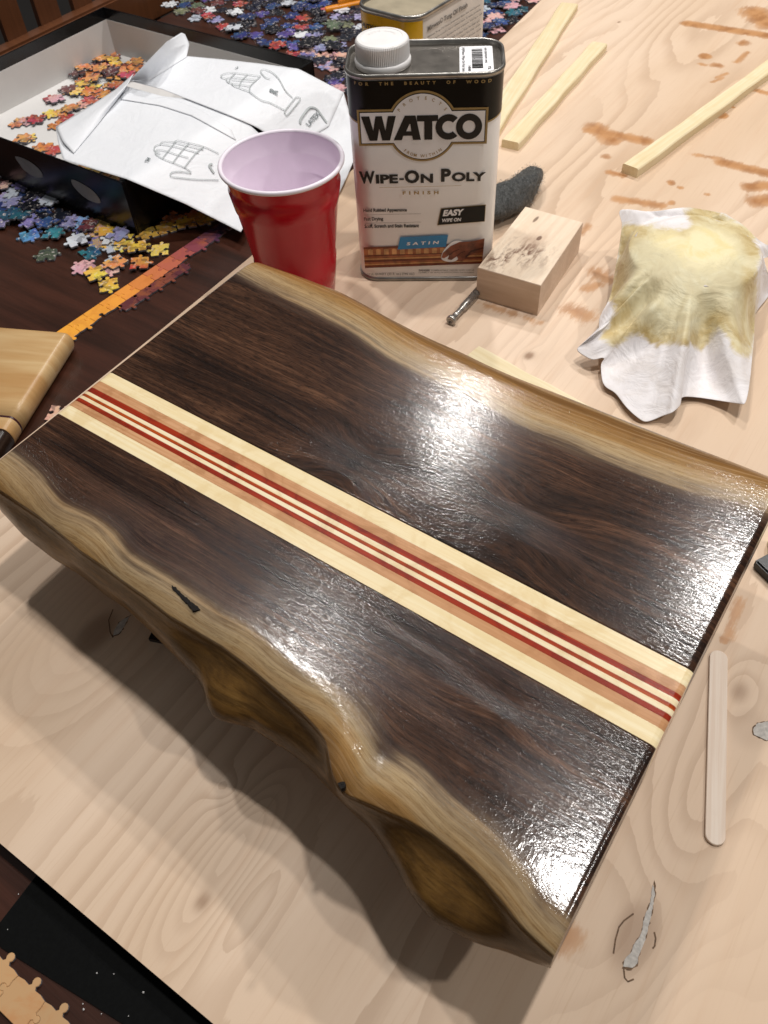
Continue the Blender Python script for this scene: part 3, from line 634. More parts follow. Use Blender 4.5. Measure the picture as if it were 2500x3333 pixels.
f = Flat(); f.poly([(.1056, .0420), (.1000, .0405), (.0930, .0392), (.0850, .0388), (.0775, .0350), (.0712, .0285), (.0700, .0240), (.0722, .0232), (.0765, .0262), (.0752, .0222), (.0785, .0215), (.0830, .0250), (.0850, .0208), (.0878, .0200), (.0905, .0240), (.0980, .0282), (.1052, .0300)]); f.build('picture_hand', cm(.0013), M_HAND, can1)
f = Flat(); f.line([(.0765, .0262), (.0805, .0300), (.0850, .0320)], .0008); f.line([(.0830, .0250), (.0862, .0285), (.0900, .0300)], .0008); f.line([(.0905, .0240), (.0950, .0300), (.1052, .0332)], .0016); f.build('picture_hand_shade', cm(.0015), M_HAND2, can1)
f = Flat(); f.poly([(.0353, .0438), (.0753, .0455), (.0737, .0342), (.0328, .0321)]); f.build('satin_panel', cm(.0012), M_BLUE, can1)
f = Flat(); f.text('SATIN', .0405, .0672, .0362, .0392, .03, 1.7, slant=.2, rise=.04); f.build('satin_lettering', cm(.0015), M_LWHT, can1)
# cap with ribs
M_CAP = plain('cap_white', 'edebea', .3, var=.03); cap = empty('cap'); cap.parent = can1; cap.location = (.0254 - .0562, .0262 - CD / 2, CH - .0034)
obj('collar', lathe_me('collar', [(.0195, 0), (.0207, .0004), (.0209, .0036), (.0201, .0050), (.0190, .0052)], 96), M_CAP, cap)
seg = 90; V, Fc = [], []
prof = [(.0193, .0052, 0), (.0196, .0056, 1), (.0194, .0160, 1), (.0189, .0172, .4), (.0180, .0180, 0), (.0150, .0184, 0), (.0147, .0181, 0)]
for rr_, z_, rib in prof:
    for k in range(seg * 2): a = PI * k / seg; q = rr_ + (rib * .00035 if k % 2 else -rib * .00025); V.append((q * math.cos(a), q * math.sin(a), z_))
N = seg * 2
for i in range(len(prof) - 1):
    for k in range(N): j = (k + 1) % N; Fc.append((i * N + k, i * N + j, (i + 1) * N + j, (i + 1) * N + k))
Fc.append(tuple(range((len(prof) - 1) * N, len(prof) * N))); obj('screw_top', mesh('screw_top', V, Fc), M_CAP, cap)
f = Flat()
arc_text('PUSH DOWN', 0, 0, .0095, 150, 30, .0022); f.build('raised_lettering', lambda x, y: (x, y, .0187), M_CAP, cap)
# price sticker on the top panel
stk = empty('price_sticker'); stk.parent = can1; stk.location = (0, 0, CH - .0032)
M_STK = plain('sticker_white', 'f0eff2', .45, var=.02)
f = Flat(); sx0, sx1, sy0, sy1 = .0255, .0500, -.0235, .0215
rp = [(x + (sx0 + sx1) / 2, y + (sy0 + sy1) / 2) for x, y in rrect(sx1 - sx0, sy1 - sy0, .002, 4)]
obj('paper', prism_me('paper', rp, 0, .0002), M_STK, stk)
f = Flat(); y_ = .0165; rs = random.Random(3)
while y_ > -.0165:
    w_ = rs.choice([.0004, .0004, .0008, .0012]); f.poly([(.0345, y_), (.0425, y_), (.0425, y_ - w_), (.0345, y_ - w_)]); y_ -= w_ + rs.choice([.0004, .0005, .0009])
def side_text(s, xb, ya, yb, hgt, bold=.01):
    V, Fc = text2d(s, bold); V = fit(V, 0, abs(yb - ya), 0, hgt); f.add([(xb + y, ya - x) for x, y in V], Fc)
side_text('(H)Watco Wipe On Poly Satin', .0268, .0195, -.0215, .0028); side_text('14048', .0315, -.0120, -.0205, .0022); side_text('009-00070599 3443', .0440, .0180, -.0080, .0017); side_text('YSL', .0458, -.0130, -.0190, .0024)
f.build('barcode_print', lambda x, y: (x, y, .0004), M_INK, stk)

# ---- yellow can behind
M_YEL = plain('label_yellow', 'd9a70c', .28, var=.05); M_CRM = plain('label_cream', 'cfc6bd', .35, var=.05)
yaw2 = math.radians(-3); C2 = Vector((-.4165, .6515)); w2, d2 = .063, .113
can2 = can('oil_can', (C2.x, C2.y, 0), yaw2, w2, d2, .1745, .0165, M_CRM, 'yellow and cream rectangular tin of tung oil standing behind the black and white tin', plain('tin_beige_reflection', 'bdb096', .3, .35, var=.1, vscale=50))  # top panel: a beige reflection is put into the tin's colour
V, Fc = [], []; PTS = rrect(w2 + .0008, d2 + .0008, .0169, 10)
# yellow wraps the narrow near face (front) and its left corner
sel = PTS[33:44] + PTS[0:9]
for x_, y_ in sel: V += [(x_, y_, .0045), (x_, y_, .1700)]
for i in range(len(sel) - 1): Fc.append((2 * i, 2 * i + 2, 2 * i + 3, 2 * i + 1))
obj('yellow_panel', mesh('yellow_panel', V, Fc, True), M_YEL, can2)
f = Flat(); f.text('CAUTIONS', -.0262, -.0030, .1585, .1622, .03); f.text('Contains: ALIPHATIC HYDROCARBONS', -.0262, .0100, .1548, .1564, .01); f.text('CAUTION: KEEP OUT OF REACH', -.0262, .0080, .1518, .1536, .03)
f.text('Use only with adequate ventilation', -.0262, .0100, .1490, .1506, .01); f.text('Keep away from heat and flame', -.0262, .0080, .1464, .1480, .01)
def fr2(x, y):                                                # front face runs round its corners
    hw = w2 / 2 - .0165
    if abs(x) <= hw: return (x, -d2 / 2 - .0008, y)
    th = (abs(x) - hw) / .0165; s_ = 1 if x > 0 else -1; return (s_ * (hw + .0173 * math.sin(th)), -d2 / 2 + .0165 - .0173 * math.cos(th), y)
f.build('caution_lettering', fr2, M_INK, can2)
f = Flat(); f.text('Minwax\u00ae Tung Oil Finish', -.040, .018, .1590, .1640, .03)
lines = ['Minwax Tung Oil Finish penetrates deep into wood pores', 'to give bare wood a hand rubbed look. It seals, protects', 'and beautifies fine furniture and antiques, leaving a soft', 'lustrous finish. DIRECTIONS: Surface must be clean and', 'dry. Stir well. Wipe on with a clean lint free cloth.', 'Let penetrate for 5 minutes then buff off with cloth.', 'Allow 24 hours to dry. For extra protection apply a', 'second coat. Clean up with mineral spirits. Store in', 'a cool dry place with the lid closed tightly. Test', 'on a small hidden area first. Dries to a warm sheen.']
for k, t_ in enumerate(lines): f.text(t_, -.040, .038 + .002 * (k % 3), .1545 - k * .0040, .1565 - k * .0040, .01)
f.build('directions_lettering', lambda x, y: (w2 / 2 + .0006, x, y), M_INKG, can2)
obj('spout_cap', lathe_me('spout_cap', [(.012, 0), (.0135, .001), (.0135, .010), (.0125, .012)], 48), M_BLK, can2).location = (0, .030, .171)

# ================================================================== RED CUP
n = NT('cup_red'); co = n.coord(); n.P(Base_Color=n.mix(n.noise(co, (30, 30, 30), 3), lin('ae0b1c'), lin('c41026')), Roughness=.22); n.b.inputs['Specular IOR Level'].default_value = .5; M_RED = n.m
n = NT('cup_inner'); co = n.coord(); n.P(Base_Color=n.mix(n.noise(co, (30, 30, 30), 3), lin('e6d6e6'), lin('eadcea')), Roughness=.35); M_CIN = n.m  # white plastic; red light bounced inside the cup is painted in as lilac
n = NT('cup_rim'); n.P(Base_Color=n.mix(n.noise(n.coord(), (30, 30, 30), 3), lin('e8e0ea'), lin('efe8f0')), Roughness=.3); M_CRIM = n.m
cup = empty('plastic_cup', (-.4165, .4475, 0)); tag(cup, 'red plastic party cup with white inside, left of the black and white tin', 'cup')
H, Rt, Rb = .120, .0465, .0305
def cr(z): return Rb + (Rt - Rb) * z / H
po = [(cr(0) - .002, 0), (cr(0), .001), (cr(.02), .02), (cr(.036), .036), (cr(.037) - .0009, .0378), (cr(.06) - .0009, .06), (cr(.0845) - .0009, .0842), (cr(.087), .087), (cr(.101) + .0002, .101), (cr(.1025) - .0013, .1030), (cr(.108) - .0010, .108), (cr(.1165), .1165)]
me = lathe_me('wall', po, 96, True, False)
for v in me.vertices:                                        # squarish grip panels in the lower wall
    if .03 < v.co.z < .088:
        a = math.atan2(v.co.y, v.co.x); k = .0004 * abs(math.sin(2 * a + .6)) ** 3; s = 1 - k / math.hypot(v.co.x, v.co.y); v.co.x *= s; v.co.y *= s
obj('wall', me, M_RED, cup)
rim = [(Rt + .0018 * math.cos(a) + .0004, .1184 + .0018 * math.sin(a)) for a in np.linspace(-PI * .75, PI * .95, 14)]
obj('rim', lathe_me('rim', rim, 96, False, False), M_CRIM, cup)
pi_ = [(cr(.1165) - .0008, .1185), (cr(.112) - .0012, .112), (cr(.104) - .0024, .1045), (cr(.1025) - .0034, .1025), (cr(.088) - .0018, .088), (cr(.086) - .0036, .086), (cr(.0375) - .0036, .032), (cr(.030) - .0018, .029), (cr(.006) - .001, .006), (cr(.004) - .004, .0045), (.022, .0045), (.021, .0055), (.001, .0055)]
obj('inner_wall', lathe_me('inner_wall', pi_[::-1], 96, True, False), M_CIN, cup)

# ================================================================== STEEL WOOL, NAIL, BLOCK, STICKS
n = NT('steel_wool'); co = n.coord(); n.P(Base_Color=n.ramp(n.noise(co, (500, 500, 140), 5, .7, 1.5), (.35, lin('2e2f2f')), (.6, lin('636564')), (.75, lin('959695'))), Roughness=.5, Metallic=.35, Normal=n.bump(n.noise(co, (900, 300, 500), 4, .7, 2), .9, .002)); M_WOOL = n.m
ax = [Vector(p) for p in ((-.350, .580, .014), (-.330, .622, .016), (-.318, .650, .017), (-.318, .680, .015), (-.324, .706, .012))]
ax = [Vector(p) for p in catmull([tuple(p) for p in ax], 8)]
wool = empty('steel_wool_pad', (-.318, .66, 0)); tag(wool, 'grey tuft of steel wool lying behind the black and white tin', 'steel wool')
V, Fc = [], []; M_ = 30; off = Vector((-.318, .66, 0))
for i, p in enumerate(ax):
    t = i / (len(ax) - 1); rad = .0160 * (math.sin(PI * min(1, max(0, t * .86 + .09))) ** .45) * (1 - .28 * t)
    d_ = (ax[min(i + 1, len(ax) - 1)] - ax[max(i - 1, 0)]).normalized(); s_ = Vector((d_.y, -d_.x, 0)).normalized()
    for k in range(M_):
        a = 2 * PI * k / M_; rr_ = rad * (1 + .10 * math.sin(3 * a + t * 7) + random.uniform(-.05, .05))
        q = p + s_ * rr_ * math.cos(a) * 1.15 + Vector((0, 0, 1)) * (max(rr_ * math.sin(a), -p.z + .0006)); V.append(q - off)
me = grid_me('pad', V, len(ax), M_, True, True); bm_f = [tuple(range(M_))[::-1], tuple(range((len(ax) - 1) * M_, len(ax) * M_))]
Fc = [tuple(p.vertices) for p in me.polygons] + bm_f; obj('pad', mesh('pad', V, Fc, True), M_WOOL, wool)
Vs, Fs = [], []
for k in range(1500):
    i = random.randrange(len(ax)); j = random.randrange(M_); p = Vector(V[i * M_ + j]); cxy = ax[i] - off; nn = (p - cxy).normalized()
    d_ = (ax[min(i + 1, len(ax) - 1)] - ax[max(i - 1, 0)]).normalized(); d_ = (d_ * random.uniform(.2, 1) * random.choice((-1, 1)) + Vector((random.uniform(-1, 1), random.uniform(-1, 1), random.uniform(-1, 1))) * .8).normalized()
    ln_ = random.uniform(.002, .0055); o_ = len(Vs); w_ = Vector((random.uniform(-1, 1), random.uniform(-1, 1), random.uniform(-1, 1))).normalized() * .00009
    for s in range(4):
        t = s / 3; q = p + d_ * ln_ * t + nn * (.0016 * math.sin(PI * t) + .0003) + Vector((0, 0, -.0005 * t)); q.z = max(q.z, .0003); Vs += [q + w_, q - w_]
    for s in range(3): Fs.append((o_ + 2 * s, o_ + 2 * s + 1, o_ + 2 * s + 3, o_ + 2 * s + 2))
fb = obj('fibres', mesh('fibres', Vs, Fs), plain('wool_fibre', '6d7173', .35, .7), wool); fb['kind'] = 'stuff'

M_STEEL = plain('bolt_steel', 'a8a49e', .28, .7, var=.2, vscale=300)
nail = empty('steel_nail_set', (-.2795, .4755, .0042)); nail.rotation_euler = (PI / 2, 0, math.radians(1)); tag(nail, 'short steel punch with a dished round head, lying against the wooden block', 'punch')
obj('shaft', lathe_me('shaft', [(.0028, .002), (.0026, .012), (.0027, .018), (.0034, .020), (.0036, .050)], 32), M_STEEL, nail).rotation_euler = (PI, 0, 0)
obj('head', lathe_me('head', [(.0028, -.0032), (.0040, -.0022), (.0043, -.001), (.0043, .0008), (.0036, .0016), (.0022, .0016), (.0018, .0004)], 32), M_STEEL, nail)

def pine(name, a, b_, c_, ax_scale=(500, 14, 500)):
    n = NT(name); co = n.coord(); s1 = n.noise(co, ax_scale, 5, .6); s2 = n.noise(co, tuple(v * .12 for v in ax_scale), 3, .6, .5); s3 = n.noise(co, (40, 40, 40), 4)
    col = n.mix(n.step(s1, .35, .65), lin(a), lin(b_)); col = n.mix(n.math('MULTIPLY', n.step(s2, .4, .65), .5), col, lin(c_)); col = n.mix(n.math('MULTIPLY', n.step(s3, .5, .75), .25), col, lin(c_))
    n.P(Base_Color=col, Roughness=.55, Normal=n.bump(s1, .15, .0004)); return n.m
M_PINE = pine('pine', 'e0cfa6', 'e8dab8', 'd0b884'); M_MBL = pine('maple_block', 'd6bfa9', 'e0cbb8', 'c2a890', (14, 300, 300))
def stick(p, q, w, hgt, label, z=0.0, taper=.0, prof=True):
    p, q = Vector(p), Vector(q); d_ = q - p; Ln = d_.length; e = empty('wood_strip', (p.x, p.y, z), math.atan2(d_.y, d_.x) - PI / 2)
    N = 24; V = []; bv = .0012
    for i in range(N + 1):
        y = Ln * i / N; wb = w / 2 * (1 + .05 * math.sin(i * .9)) ; hz = hgt * (1 + .03 * math.sin(i * 1.7 + 1))
        V += [(-wb, y, 0), (wb, y, 0), (wb, y, hz - bv), (wb - bv, y, hz), (-wb * .35 , y, hz + taper), (-wb + bv, y, hz), (-wb, y, hz - bv)]
    me = grid_me('strip', V, N + 1, 7, False, True); Fc = [tuple(p_.vertices) for p_ in me.polygons] + [tuple(range(7))[::-1], tuple(range(N * 7, N * 7 + 7))]
    me = mesh('strip', V, [f_[::-1] for f_ in Fc]); obj('strip', me, M_PINE, e); return tag(e, label, 'wood strip', 'loose pine strips on the plywood')
stick((-.4035, .735), (-.4850, 1.110), .0225, .0075, 'pale pine strip furthest back, half hidden behind the black and white tin')
stick((-.3765, .7525), (-.3985, 1.015), .0190, .0085, 'short pale pine strip whose near end points at the tin, right of the hidden one')
stick((-.2495, .7640), (-.1800, 1.200), .0175, .0095, 'long pale pine strip running to the right edge of the photo')
stick((-.2440, .4505), (-.045, .4180), .0165, .0055, 'thin pale pine strip lying behind the far edge of the board')
stick((.0120, .3835), (.200, .4600), .0150, .0100, 'pale pine strip end peeping out beside the right end of the board')
blk = empty('wood_block', (-.2519, .5680, 0), math.radians(0)); tag(blk, 'sanded pale maple block with a dark knot on its top', 'wood block')
blkpts = [(-.2800, .5172), (-.2240, .5215), (-.2345, .6205), (-.2895, .6180)]
n = NT('maple_block_top'); co = n.coord(); s1 = n.noise(co, (300, 14, 300), 5, .6); s2 = n.noise(co, (60, 30, 60), 5, .65, 1.0); s3 = n.noise(co, (220, 80, 220), 5, .7, .5, (3, 3, 3))
sep = n.node('ShaderNodeSeparateXYZ', {0: co}); X_, Y_ = sep.outputs[0], sep.outputs[1]
def blob(cx_, cy_, sx_, sy_):
    a = n.math('POWER', n.math('DIVIDE', n.math('SUBTRACT', X_, cx_), sx_), 2); b_ = n.math('POWER', n.math('DIVIDE', n.math('SUBTRACT', Y_, cy_), sy_), 2); return n.math('EXPONENT', n.math('MULTIPLY', n.math('ADD', a, b_), -1.0))
col = n.mix(n.step(s1, .35, .65), lin('dcc7ae'), lin('e3d1ba')); col = n.mix(n.math('MULTIPLY', n.step(s2, .4, .6), .12), col, lin('c8a888'))
dirt = n.math('MULTIPLY', n.math('ADD', blob(-.004, -.012, .020, .018), blob(-.018, -.036, .013, .012)), n.step(s3, .42, .66)); col = n.mix(n.math('MULTIPLY', dirt, 1.1, clamp=True), col, lin('6f4c36'))
col = n.mix(n.math('MULTIPLY', n.step(n.math('ADD', blob(-.004, .012, .0028, .0055), n.math('MULTIPLY', s3, .5)), .75, 1.0), .9), col, lin('40281a'))
col = n.mix(n.math('MULTIPLY', blob(-.006, .008, .010, .014), .35), col, lin('a67c60'))
col = n.mix(n.math('MULTIPLY', n.step(n.math('ADD', blob(-.020, .036, .0022, .008), n.math('MULTIPLY', s3, .4)), .7, 1.0), .8), col, lin('5e432c'))
n.P(Base_Color=col, Roughness=.6, Normal=n.bump(s1, .1, .0004)); M_BTOP = n.m
bp = [(x + .2519, y - .5680) for x, y in blkpts]
me = prism_me('block', bp, 0, .030, .0005); me.materials.append(M_MBL); me.materials.append(M_BTOP); me.polygons[len(me.polygons) - 1].material_index = 1
obj('block', me, None, blk)
# craft stick
a_, b_ = at(2340, 2117, .0018), at(2328, 2750, .0018); d_ = (b_ - a_); Ln = d_.length; wv = .0050
out = [(wv * math.cos(t), Ln - wv + wv * math.sin(t)) for t in np.linspace(0, PI, 14)] + [(wv * math.cos(t), wv + wv * math.sin(t)) for t in np.linspace(PI, 2 * PI, 14)]
M_CRAFT = pine('birch_stick', 'dfcab6', 'e9d9c8', 'd3bba5')
cst = obj('craft_stick', prism_me('craft_stick', out, 0, .0018, .0003), M_CRAFT); cst.location = (a_.x, a_.y, .0002); cst.rotation_euler = (0, 0, math.atan2(d_.y, d_.x) - PI / 2)
tag(cst, 'flat pale wooden craft stick with rounded ends beside the board', 'craft stick')
# ================================================================== PUZZLE BOX
M_BOX = plain('box_black', '0c0d10', .22, var=.5, vscale=14); M_BIN = plain('box_inside', 'cfccc9', .6, var=.03, vscale=20); M_BFL = plain('box_floor', 'd6d4d2', .6, var=.03, vscale=12); M_BLOB = plain('box_blob_pale', '9a9a98', .5, var=.1)
BX0, BX1, BY0, BY1, BZ = -.955, -.620, .447, .742, .0445
pbx = empty('puzzle_box', ((BX0 + BX1) / 2, (BY0 + BY1) / 2, TZ)); tag(pbx, 'open black jigsaw box tray with white inside, holding orange pieces', 'puzzle box')
def loc(me, o): me.transform(Matrix.Translation(-o.location)); return me
obj('floor_panel', loc(box_me('floor_panel', BX0 + .002, BX1 - .002, BY0 + .002, BY1 - .002, TZ + .0003, TZ + .002), pbx), M_BFL, pbx)
t_ = .0022
for (x0, x1, y0, y1, ix, iy) in ((BX0, BX1, BY0, BY0 + t_, 0, 1), (BX0, BX1, BY1 - t_, BY1, 0, -1), (BX0, BX0 + t_, BY0 + t_, BY1 - t_, 1, 0), (BX1 - t_, BX1, BY0 + t_, BY1 - t_, -1, 0)):
    w_ = obj('wall', loc(box_me('wall', x0, x1, y0, y1, TZ + .0003, BZ, .0004), pbx), M_BOX, pbx)
    e_ = .0005; zt = BZ - .0135
    if iy: m_ = box_me('lining', x0 + t_, x1 - t_, min(y0 if iy < 0 else y1, (y0 if iy < 0 else y1) + iy * e_), max(y0 if iy < 0 else y1, (y0 if iy < 0 else y1) + iy * e_), TZ + .002, zt)
    else: m_ = box_me('lining', min(x1 if ix > 0 else x0, (x1 if ix > 0 else x0) + ix * e_), max(x1 if ix > 0 else x0, (x1 if ix > 0 else x0) + ix * e_), y0, y1, TZ + .002, zt)
    q = obj('lining', m_, M_BIN, w_); q.data.transform(Matrix.Translation(-pbx.location))
def on_y(px, py, y):
    v = RW @ np.array([(px - CX) / F, (py - CY) / F, 1.0]); t = y / v[1]; return (v[0] * t, v[1] * t, CAMH + v[2] * t)
for pts in ([(65, 675), (110, 688), (152, 715), (180, 745), (182, 766), (150, 764), (118, 745), (98, 728), (84, 708)], [(310, 775), (352, 792), (402, 825), (430, 860), (430, 878), (392, 868), (360, 848), (332, 822), (314, 798)]):
    P = [on_y(x / 1.327, y / 1.327, BY0 - .0004) for x, y in catmull(pts, 3, True)]
    q = obj('pale_blob', mesh('pale_blob', P, [tuple(range(len(P)))]), M_BLOB, pbx); q.data.transform(Matrix.Translation(-pbx.location))  # pale blob outlines laid on the near outer wall

# ================================================================== JIGSAW PIECES
def jedge(p0, p1, s, jit=0.0):
    """side of a piece from p0 to p1 (end point left out); s: +1 knob outwards (to the right of travel), -1 socket, 0 straight"""
    p0, p1 = Vector(p0), Vector(p1); d_ = p1 - p0
    if s == 0: return [tuple(p0)]
    Ln = d_.length; t = d_ / Ln; nn = Vector((t.y, -t.x)) * s; c = .5 + jit
    P = [(0, 0), (.20, .035), (c - .12, .02), (c - .085, .06)]
    R_ = .115; cy_ = .17
    for a in np.linspace(math.radians(232), math.radians(-52), 9): P.append((c + R_ * math.cos(a), cy_ + R_ * math.sin(a)))
    P += [(c + .085, .06), (c + .12, .02), (.80, .035)]
    return [tuple(p0 + t * Ln * a + nn * Ln * b_) for a, b_ in P]
def piece_outline(x0, x1, y0, y1, s, jit=(0, 0, 0, 0)):
    """s = (bottom, right, top, left) signs"""
    return jedge((x0, y0), (x1, y0), s[0], jit[0]) + jedge((x1, y0), (x1, y1), s[1], jit[1]) + jedge((x1, y1), (x0, y1), s[2], jit[2]) + jedge((x0, y1), (x0, y0), s[3], jit[3])
def jmat(name, objcol=True, rough=.3):
    n = NT(name); co = n.coord(); oi = n.node('ShaderNodeObjectInfo'); v = n.node('ShaderNodeVectorMath', operation='ADD')
    n.set(v.inputs[0], co); sc_ = n.math('MULTIPLY', oi.outputs['Random'], 37.0); n.set(v.inputs[1], sc_)
    f = n.noise(v.outputs[0], (95, 95, 95), 4, .6, .8); f2 = n.noise(v.outputs[0], (260, 260, 260), 3, .6, 0, (5, 5, 5)); f3 = n.noise(v.outputs[0], (60, 60, 60), 2, .5, 0, (1, 8, 5))
    base = oi.outputs['Color'] if objcol else n.attr('tint', 'Color')
    hs = n.node('ShaderNodeHueSaturation', {'Hue': n.math('MULTIPLY_ADD', f3, .16, .42), 'Saturation': .95, 'Value': n.math('MULTIPLY_ADD', f, .9, .6), 'Color': base})
    col = n.mix(n.math('MULTIPLY', n.step(f, .50, .58), .55), hs.outputs[0], lin('1a1c2e')); col = n.mix(n.math('MULTIPLY', n.step(f2, .57, .66), .55), col, lin('dcd2cc'))
    n.P(Base_Color=col if objcol else base, Roughness=rough); return n.m
M_JIG = jmat('jigsaw_print'); M_CARD = plain('jigsaw_card', '6d6a70', .8, var=.1)
n = NT('jigsaw_print_plain'); co = n.coord(); oi = n.node('ShaderNodeObjectInfo')
n.P(Base_Color=n.mix(n.math('MULTIPLY', n.step(n.noise(co, (60, 60, 60), 4, .6, .8), .45, .7), .35), oi.outputs['Color'], lin('c07030')), Roughness=.32); M_JIGP = n.m
JT = .0020
def piece_me(outline, mat, bev=.00035):
    me = prism_me('jigsaw_piece', outline, 0, JT, bev); me.materials.append(M_CARD); me.materials.append(mat); nn = len(outline)
    for p in me.polygons:
        if p.center.z > JT - bev * .9: p.material_index = 1
    return me
rs = random.Random(11); PW, PH = .0184, .0166
LIB = []
for s in ((1, -1, 1, -1), (1, 1, -1, -1), (-1, 1, 1, -1), (1, -1, -1, 1), (1, 1, 1, -1), (-1, -1, 1, 1), (1, -1, 1, 1), (-1, 1, -1, 1)):
    LIB.append(piece_me(piece_outline(-PW / 2, PW / 2, -PH / 2, PH / 2, s, [rs.uniform(-.04, .04) for _ in range(4)]), M_JIG))
NPC = [0]; PLACED = []
NAMES = {'b': 'dark blue', 'n': 'almost black navy', 'w': 'white', 'l': 'lilac', 'g': 'grey green', 't': 'teal', 'r': 'red', 'o': 'orange', 'y': 'yellow', 'k': 'pink', 'c': 'light blue', 'm': 'maroon brown', 'p': 'violet'}
HEX = {'b': ['22376e', '1d2f5c', '2c4a84'], 'n': ['121522', '181b2e', '0e1018'], 'w': ['c9ced6', 'dadde0', 'b4bcc8'], 'l': ['8e8cb8', '6f6ca4', 'a09ac4'], 'g': ['5c6852', '74795a', '465242'], 't': ['1f5f72', '2d7c88', '1d4c60'],
       'r': ['a8352c', 'b8483c'], 'o': ['d08038', 'd68c48', 'c4702e'], 'y': ['e2b93c', 'dcae30', 'e8c658'], 'k': ['cf9aa2', 'd8a8a0', 'd7a58e'], 'c': ['6c94c8', '7fa8d6', '4e86ba'], 'm': ['5a2f30', '6b3532'], 'p': ['4b3f88', '5d4f9c']}
def put(x, y, z, rz, key, where, tilt=0.0, flip=False):
    me = LIB[rs.randrange(len(LIB))]; o = bpy.data.objects.new('jigsaw_piece', me); COL.objects.link(o)
    o.location = (x, y, z); o.rotation_euler = (tilt * rs.uniform(-1, 1), tilt * rs.uniform(-1, 1), rz)
    o.color = lin(rs.choice(HEX[key])) + (1,)
    tag(o, '%s jigsaw piece %s' % (NAMES[key], where), 'puzzle piece', '%s jigsaw pieces %s' % (NAMES[key], where)); NPC[0] += 1; return o
def px_of(x, y, z):
    c = RW.T @ np.array([x, y, z - CAMH]); return CX + F * c[0] / c[2], CY + F * c[1] / c[2]
def inside(p, poly):
    x, y = p; c = False; n_ = len(poly)
    for i in range(n_):
        (x1, y1), (x2, y2) = poly[i], poly[i - 1]
        if (y1 > y) != (y2 > y) and x < (x2 - x1) * (y - y1) / (y2 - y1) + x1: c = not c
    return c
def scatter(zone, count, mind, pick, where, z0, tries=9000, stack=True):
    """zone is a polygon on the surface; pieces may overlap a little, then the later one lies on top"""
    here = []; k = 0; xs_ = [p[0] for p in zone]; ys_ = [p[1] for p in zone]
    for _ in range(tries):
        if k >= count: break
        x, y = rs.uniform(min(xs_), max(xs_)), rs.uniform(min(ys_), max(ys_))
        if not inside((x, y), zone): continue
        if any((x - a) ** 2 + (y - b_) ** 2 < (mind * rs.uniform(.85, 1.2)) ** 2 for a, b_, _ in here): continue
        lv = max([l + 1 for a, b_, l in here if (x - a) ** 2 + (y - b_) ** 2 < .0185 ** 2] + [0]); lv = min(lv, 3)
        here.append((x, y, lv)); k += 1
        put(x, y, z0 + .0002 + lv * (JT + .0001), rs.uniform(0, 2 * PI), pick(x, y), where, .10 if lv else 0)
def W2(pts, z=TZ): return [tuple(at(x, y, z).xy) for x, y in pts]
# behind the box and the tins
back_zone = W2([(540, 20), (620, -10), (900, -12), (1200, -12), (1500, -12), (1745, -12), (1690, 70), (1630, 110), (1180, 330), (1100, 300), (1060, 230), (960, 190), (800, 130), (700, 90)])
def pick_back(x, y):
    px, py = px_of(x, y, TZ)
    if px > 1450: return rs.choice('nnnbbttkbwk')
    if px > 1000: return rs.choice('nnnggwnlbnmgnnbmn') if py < 200 else rs.choice('kknlpngn')
    return rs.choice('nnnnbbblwggtrpnnbmmnn')
scatter(back_zone, 205, .0146, pick_back, 'in the spread behind the box and tins', TZ)
low_zone = W2([(985, 140), (1110, 150), (1115, 300), (1060, 230), (990, 195)]); scatter(low_zone, 10, .014, lambda x, y: rs.choice('kknl'), 'between the glove paper and the black tin', TZ)
# in front of the box
def mk(lst, z, where):
    for x, y, k, lv in lst: p = at(x, y, z); put(p.x, p.y, z + .0002 + lv * .0021, rs.uniform(0, 6.28), k, where, .06 if lv else 0)
z1_ = W2([(-15, 570), (60, 590), (130, 650), (200, 690), (300, 740), (380, 790), (330, 800), (250, 740), (120, 745), (50, 720), (-15, 745)])
scatter(z1_, 34, .0135, lambda x, y: rs.choice('nnbbclkrtwkml') if px_of(x, y, TZ)[0] < 260 else rs.choice('llkwcym'), 'in the heap in front of the black box', TZ)
z2_ = W2([(300, 745), (440, 790), (400, 830), (300, 800)]); scatter(z2_, 5, .015, lambda x, y: rs.choice('yyl'), 'in the heap in front of the black box', TZ)
c4 = lambda x, y: (x / 1.843, 700 + y / 1.843)
mk([c4(180, 130) + ('c', 0), c4(320, 130) + ('t', 1), c4(470, 172) + ('w', 1), c4(540, 235) + ('t', 0), c4(285, 250) + ('g', 0), c4(505, 322) + ('k', 0), c4(20, 30) + ('l', 0), c4(430, 60) + ('l', 1), c4(520, 95) + ('l', 0), c4(700, 200) + ('w', 0), c4(700, 290) + ('w', 0)], TZ, 'at the front of the heap by the black box')
mk([c4(620, 120) + ('y', 0), c4(745, 165) + ('y', 1), c4(830, 220) + ('y', 2), c4(965, 220) + ('y', 0), c4(580, 370) + ('y', 1), c4(655, 430) + ('y', 0), c4(700, 300) + ('o', 1), c4(840, 310) + ('o', 1), c4(610, 55) + ('y', 0), c4(895, 120) + ('y', 0), c4(1125, 70) + ('y', 1), c4(1000, 90) + ('y', 0), c4(1230, 30) + ('y', 0), c4(1040, 20) + ('o', 0), c4(1180, 10) + ('o', 0), c4(660, 330) + ('k', 0)], TZ, 'in the trail between the box and the edge strip')
p = at(168, 1350, TZ); q = put(-.4945, .2335, TZ + .0002, .5, 'k', 'lying alone beside the plywood edge'); q['label'] = 'single salmon pink jigsaw piece half under the plywood edge'; q['group'] = 'loose salmon piece'
